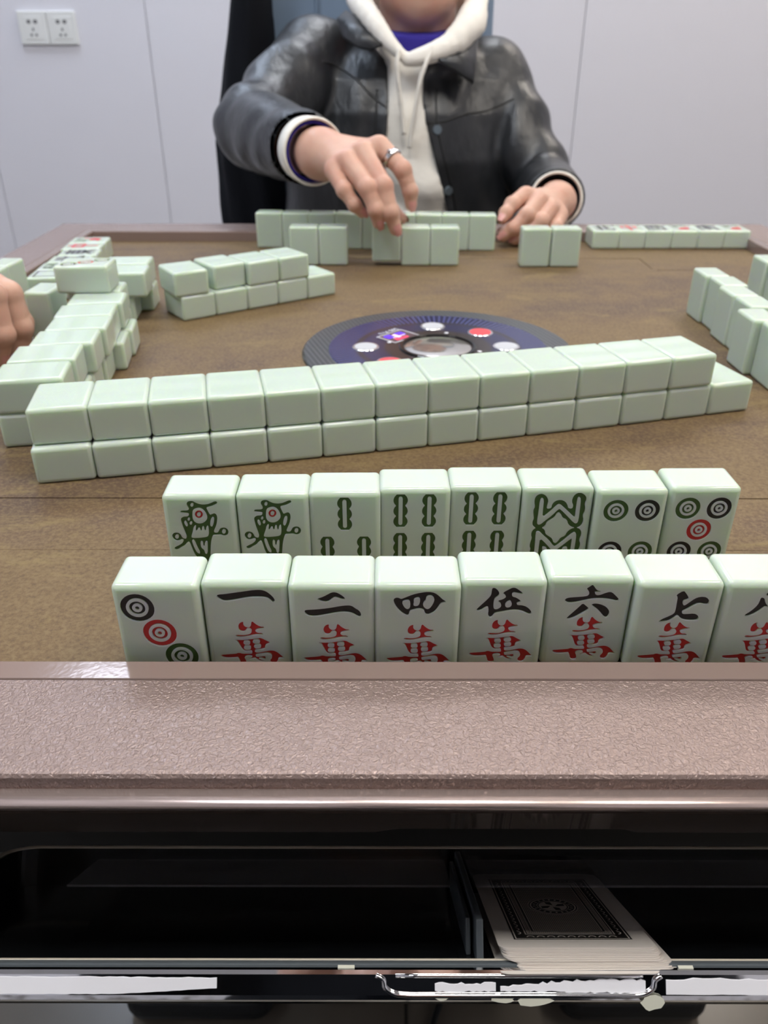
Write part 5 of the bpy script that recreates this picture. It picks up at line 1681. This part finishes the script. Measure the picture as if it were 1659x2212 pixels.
# collar flaps of the jacket
def flap(name, outline, th=.13):
    pts = [V(*p) for p in outline]
    c3 = sum(pts, Vector()) / len(pts)
    nrm = Vector()
    for i in range(len(pts)):
        nrm += (pts[i] - c3).cross(pts[(i + 1) % len(pts)] - c3)
    nrm.normalize()
    if nrm.y > 0:
        nrm = -nrm
    bm = bmesh.new()
    a = [bm.verts.new(p + nrm * th * U * .5) for p in pts]
    b = [bm.verts.new(p - nrm * th * U * .5) for p in pts]
    ca_, cb_ = bm.verts.new(c3 + nrm * th * U * 1.3), bm.verts.new(c3 - nrm * th * U * .3)
    n_ = len(pts)
    for i in range(n_):
        j = (i + 1) % n_
        bm.faces.new((a[i], a[j], ca_))
        bm.faces.new((b[j], b[i], cb_))
        bm.faces.new((a[i], b[i], b[j], a[j]))
    bmesh.ops.bevel(bm, geom=[e for e in bm.edges if len(e.link_faces) == 2 and e.calc_face_angle(0) > .9], offset=.03 * U, segments=2, profile=.5, affect='EDGES')
    return part(name, bm_mesh(name, bm, True), M['leather'], jacket)


flap('collar', [(2.15, 40.55, 6.30), (3.0, 40.50, 5.85), (3.95, 40.75, 5.28), (4.10, 41.6, 6.1), (4.2, 42.6, 7.0), (3.7, 42.2, 6.95), (2.9, 41.1, 6.6)])
flap('collar', [(-.10, 40.75, 6.75), (-.62, 40.9, 6.55), (-1.20, 41.1, 6.68), (-1.85, 41.7, 7.05), (-2.15, 42.6, 7.75), (-1.75, 43.2, 8.1), (-1.0, 42.3, 7.75), (-.35, 41.3, 7.15)])


def on_jacket(px_dir_from, target):
    """closest jacket surface point towards the front from a rough position"""
    o_ = V(target[0], target[1] - 6, target[2])
    hit, nrm, _, _ = jbvh.ray_cast(o_, Vector((0, 1, 0)))
    return hit, nrm


def seam(name, pts):
    P = []
    for x, z in pts:
        hit, nrm = on_jacket(None, (x, 40.0, z))
        if hit is None:
            continue
        P.append((hit.x / U, hit.y / U - .0, (hit.z - TABLE_Z) / U))
    if len(P) > 2:
        part(name, tube_mesh(name, P, .05, 6), M['leather_dark'], jacket)


seam('seam', [p[:2] for p in catmull([(1.95, 3.65, 0), (2.8, 3.75, 0), (3.7, 4.0, 0), (4.6, 4.1, 0), (5.4, 4.35, 0), (6.0, 4.6, 0)], 6)])
seam('seam', [p[:2] for p in catmull([(.05, 4.3, 0), (-.6, 4.75, 0), (-1.3, 5.4, 0), (-2.2, 5.9, 0), (-2.8, 6.1, 0)], 6)])
seam('seam', [p[:2] for p in catmull([(2.35, 5.0, 0), (2.4, 3.7, 0), (2.75, 2.3, 0), (3.3, .5, 0), (3.6, -.8, 0)], 6)])
seam('seam', [p[:2] for p in catmull([(-.35, 5.0, 0), (-.4, 3.7, 0), (-.45, 2.3, 0), (-.6, .5, 0)], 6)])
for x, z in ((2.42, 3.38), (3.05, .75)):
    hit, nrm = on_jacket(None, (x, 40, z))
    if hit is not None:
        bb = bmesh.new()
        q = Vector((0, 0, 1)).rotation_difference(nrm if nrm.y < 0 else -nrm).to_matrix().to_4x4()
        bmesh.ops.create_cone(bb, cap_ends=True, segments=20, radius1=.24 * U, radius2=.19 * U, depth=.12 * U, matrix=Matrix.Translation(hit) @ q)
        part('snap_button', bm_mesh('snap_button', bb), M['snap'], jacket)
ax = np.array(RC) - np.array(RE)
ax = ax / np.linalg.norm(ax)
bc = np.array(RC) - ax * .75
hit, nrm, _, _ = jbvh.ray_cast(V(bc[0] - .25, bc[1] - 5, bc[2] - .55), Vector((0, 1, 0)))
if hit is not None:
    bb = bmesh.new()
    q = Vector((0, 0, 1)).rotation_difference(nrm if nrm.y < 0 else -nrm).to_matrix().to_4x4()
    bmesh.ops.create_cone(bb, cap_ends=True, segments=20, radius1=.22 * U, radius2=.17 * U, depth=.12 * U, matrix=Matrix.Translation(hit) @ q)
    part('snap_button', bm_mesh('snap_button', bb), M['snap'], jacket)

# trousers and shoes under the table
def trousers_fn(X, Y, Z):
    d = ell(X, Y, Z, (1.0, 45.4, -7.5), (5.4, 3.7, 2.3))
    for s in (-1, 1):
        d = smin(d, cap(X, Y, Z, (1 + s * 2.6, 45, -7.6), (1 + s * 3.6, 34.0, -8.0), 2.3, 1.75)[0], .8)
        d = smin(d, cap(X, Y, Z, (1 + s * 3.6, 34.0, -8.0), (1 + s * 4.0, 33.0, FLOOR + 2.4), 1.75, 1.3)[0], .6)
    return smax(d, FLOOR + 1.6 - Z + 0 * X, .2)


part('trousers', net_mesh('trousers', [surface_net(trousers_fn, (-7, 31, FLOOR), (9, 50.2, -4), .26)]), M['black_cloth'], person)
for s in (-1, 1):
    sh = surface_net(lambda X, Y, Z: smax(smin(ell(X, Y, Z, (1 + s * 4.0, 31.4, FLOOR + .9), (1.4, 3.4, 1.1)), cap(X, Y, Z, (1 + s * 4.0, 33.0, FLOOR + 1.2), (1 + s * 4.0, 33.0, FLOOR + 2.2), 1.4, 1.4)[0], .5), FLOOR + .03 - Z, .05), (1 + s * 4 - 2.2, 27.4, FLOOR - .4), (1 + s * 4 + 2.2, 36, FLOOR + 4), .2)
    part('shoe', net_mesh('shoe', [sh]), M['black_matte'], person)

# ---- the chair behind the person
chair = empty('chair', V(0, 48, FLOOR), 'tall blue-grey upholstered chair behind the person', 'chair')
bm = box_bm((-6.55, 49.6, -7.5), (5.85, 51.4, 13.0), .55, 4)
for v in bm.verts:
    zz = (v.co.z - TABLE_Z) / U
    v.co.y += (max(0, zz + 7.5) * .045 + .25 * math.cos(max(-1, min(1, (v.co.x / U) / 6.2)) * math.pi) * -.6) * U
part('backrest', bm_mesh('backrest', bm, True), M['chair'], chair)
for x in (-3.6, 2.9):
    dtb = [(x, 49.62 + (z + 7.5) * .045, z) for z in np.linspace(-7, 12.5, 14)]
    part('piping', tube_mesh('piping', dtb, .10, 6), M['chair'], chair)
box('seat', (-6.8, 36.8, -11.4), (6.1, 50.2, -9.9), M['chair'], chair, .5, 4)
for x in (-6.0, 5.3):
    for y in (38.0, 49.4):
        box('leg', (x - .45, y - .45, FLOOR), (x + .45, y + .45, -11.2), M['black_matte'], chair, .1, 2)

# ---- dark coat hung over the corner of the chair back
def coat_fn(X, Y, Z):
    t_ = np.clip((11.0 - Z) / 22.0, 0, 1)
    cx_ = -6.9 - .75 * np.clip((9 - Z) / 8, 0, 1) + .35 * np.clip((2 - Z) / 8, 0, 1)
    a = 1.05 + .85 * np.clip((9 - Z) / 7, 0, 1)
    b = 2.3 + .5 * t_
    an = np.arctan2((Y - 49.9) / b, (X - cx_) / a)
    q = np.sqrt(((X - cx_) / a) ** 2 + ((Y - 49.9) / b) ** 2)
    fold = np.sin(an * 7 + .35 * Z) * .07 + np.sin(an * 4 - .5 * Z + 1) * .05 + np.sin(1.5 * Z + 2 * X) * .03
    d = (q - 1 + fold * t_ * 1.6) * np.minimum(a, b)
    d = smax(d, Z - 13.6, .8)
    back = np.maximum(np.maximum(-6.62 - X, X - 6.0), np.maximum(49.25 + .045 * (Z + 7.5) - Y, Y - 51.8 - .045 * (Z + 7.5)))
    d = smax(d, -np.maximum(back, Z - 13.1), .1)
    return smax(d, -9.6 - Z, .3)


coat = new_obj('coat', net_mesh('coat', [surface_net(coat_fn, (-10.6, 46.2, -13.6), (-4.2, 53.6, 14.4), .17)]), M['black_cloth'])
tag(coat, 'black coat hanging over the left corner of the chair back', 'coat')

# ---- the hand coming in from the left edge
G1 = [[(-9.45, 18.75, 2.35), (-8.50, 18.10, 1.98), (-8.40, 17.95, 1.12), (-8.62, 17.98, .55)],
      [(-9.45, 19.35, 2.25), (-8.52, 18.95, 1.80), (-8.36, 18.85, 1.00), (-8.50, 18.8, .42)],
      [(-9.60, 19.85, 2.05), (-8.80, 19.62, 1.62), (-8.62, 19.55, .92), (-8.72, 19.5, .40)],
      [(-9.80, 20.25, 1.80), (-9.20, 20.15, 1.35), (-9.02, 20.1, .80), (-9.08, 20.05, .40)],
      [(-10.7, 18.1, 1.75), (-10.05, 17.75, 1.35), (-9.62, 17.8, .95), (-9.50, 17.95, .62)]]
G1 = [[(x - .28, y, z - .22) for x, y, z in f] for f in G1]
G1R = [(.30, .275, .25, .205), (.31, .28, .25, .21), (.30, .27, .24, .20), (.27, .24, .21, .18), (.33, .29, .26, .21)]
GW = (-12.1, 19.3, 2.10)
G1P = [(GW, (-10.0, 18.9, 2.05), .58, .38), (GW, (-10.0, 19.4, 1.98), .58, .40), (GW, (-10.2, 19.9, 1.78), .56, .37), (GW, (-11.05, 18.3, 1.63), .52, .38),
       ((-9.78, 18.8, 2.08), (-10.15, 20.2, 1.63), .30, .27), ((-15.0, 19.6, 2.6), GW, .85, .62)]
lo, hi = bounds(G1, G1P, .9)
p2 = empty('person', V(-17, 19.5, FLOOR), 'hand of a player at the left picture edge gripping an upright tile', 'person')
b2 = part('body', net_mesh('body', [surface_net(hand_fn(G1, G1R, G1P), lo, hi, .04)]), M['skin'], p2)
for k in range(5):
    part('fingernail', nail_mesh(G1[k][3], G1[k][2], (.8, -.3, .2) if k < 4 else (-.4, -.8, .3), G1R[k][3]), M['nail'], b2)


def sleeve2(X, Y, Z):
    d, t_ = cap(X, Y, Z, (-14.2, 19.55, 2.55), (-21.5, 20.5, 2.2), 1.2, 1.7)
    d = d + np.sin(t_ * 20 + Z + .6 * Y) * .06
    d = smax(d, X + 14.1 + 0 * Y, .08)
    hole, _ = cap(X, Y, Z, (-13, 19.5, 2.5), (-15.2, 19.6, 2.6), 1.02, 1.02)
    return smax(d, -hole, .06)


part('sleeve', net_mesh('sleeve', [surface_net(sleeve2, (-23.6, 18, -.2), (-13.4, 23, 5), .12)]), M['black_cloth'], p2)

# ---- the person taking the picture, seated at the near side (out of frame, mirrored in the chrome; added to shade the near tile fronts)
p3 = empty('person', V(.6, -11, FLOOR), 'unseen person taking the picture from the near side of the table in dark sweater', 'person')


def photog(X, Y, Z):
    d = ell(X, Y, Z, (.6, -11.2, -1.5), (6.3, 3.6, 8.2))
    for s in (-1, 1):
        d = smin(d, cap(X, Y, Z, (.6 + s * 4.2, -11.2, 5.0), (.6 + s * 6.6, -7.6, -1.2), 1.9, 1.5)[0], .8)
        d = smin(d, cap(X, Y, Z, (.6 + s * 6.6, -7.6, -1.2), (.4 + s * 2.6, -2.6, 4.2), 1.5, 1.05)[0], .5)
    return d


part('sweater', net_mesh('sweater', [surface_net(photog, (-9, -16, -11), (10, -1, 8.6), .3)]), M['black_cloth'], p3)


def photog_skin(X, Y, Z):
    d = ell(X, Y, Z, (.5, -10.0, 13.2), (2.4, 2.9, 3.4))
    d = smin(d, cap(X, Y, Z, (.5, -10.6, 11), (.6, -11.2, 5.5), 1.6, 1.8)[0], .7)
    d = smin(d, cap(X, Y, Z, (.5, -7.3, 13.2), (.5, -7.0, 12.4), .3, .4)[0], .3)
    for s in (-1, 1):
        d = smin(d, cap(X, Y, Z, (.4 + s * 2.6, -2.6, 4.2), (.3 + s * 1.9, -1.6, 5.4), .8, .7)[0], .4)
        d = smin(d, ell(X, Y, Z, (.5 + s * 2.4, -9.8, 13.1), (.25, .6, 1.0)), .15)
        for f in range(4):
            d = smin(d, chain(X, Y, Z, [(.3 + s * 1.9, -1.6 + .1 * f, 5.2 + .32 * f), (.3 + s * 1.5, -.9, 5.35 + .36 * f), (.25 + s * .95, -.75, 5.5 + .34 * f)], (.3, .27, .22)), .1)
    return d


part('body', net_mesh('body', [surface_net(photog_skin, (-4, -14, 2.5), (5, -.2, 17.4), .16)]), M['skin'], p3)


def photog_legs(X, Y, Z):
    d = ell(X, Y, Z, (.6, -11, -8.2), (5.6, 3.8, 2.6))
    for s in (-1, 1):
        d = smin(d, cap(X, Y, Z, (.6 + s * 2.6, -10, -8.4), (.6 + s * 3.6, .5, -8.6), 2.4, 1.8)[0], .8)
        d = smin(d, cap(X, Y, Z, (.6 + s * 3.6, .5, -8.6), (.6 + s * 3.8, -.5, FLOOR + 1.3), 1.8, 1.3)[0], .5)
    return d


part('trousers', net_mesh('trousers', [surface_net(photog_legs, (-7, -16, FLOOR - .6), (8, 3.5, -5), .3)]), M['black_cloth'], p3)
hr = surface_net(lambda X, Y, Z: smax(ell(X, Y, Z, (.5, -10.2, 13.6), (2.7, 3.2, 3.6)), np.minimum(15.2 - Z, Y + 10.2) + 0 * X, .4), (-3, -14.4, 9), (4, -6, 18), .25)
part('hair', net_mesh('hair', [hr]), M['hair'], p3)
# the stool the photographer sits on
st = empty('stool', V(.6, -10.5, FLOOR), 'plain dark stool under the person taking the picture', 'stool')
box('seat', (-4.6, -15.4, -12.2), (5.8, -6.4, -10.85), M['black_matte'], st, .3, 3)
for x in (-3.9, 5.1):
    for y in (-14.7, -7.1):
        box('leg', (x - .35, y - .35, FLOOR), (x + .35, y + .35, -12.1), M['black_matte'], st, .08, 2)
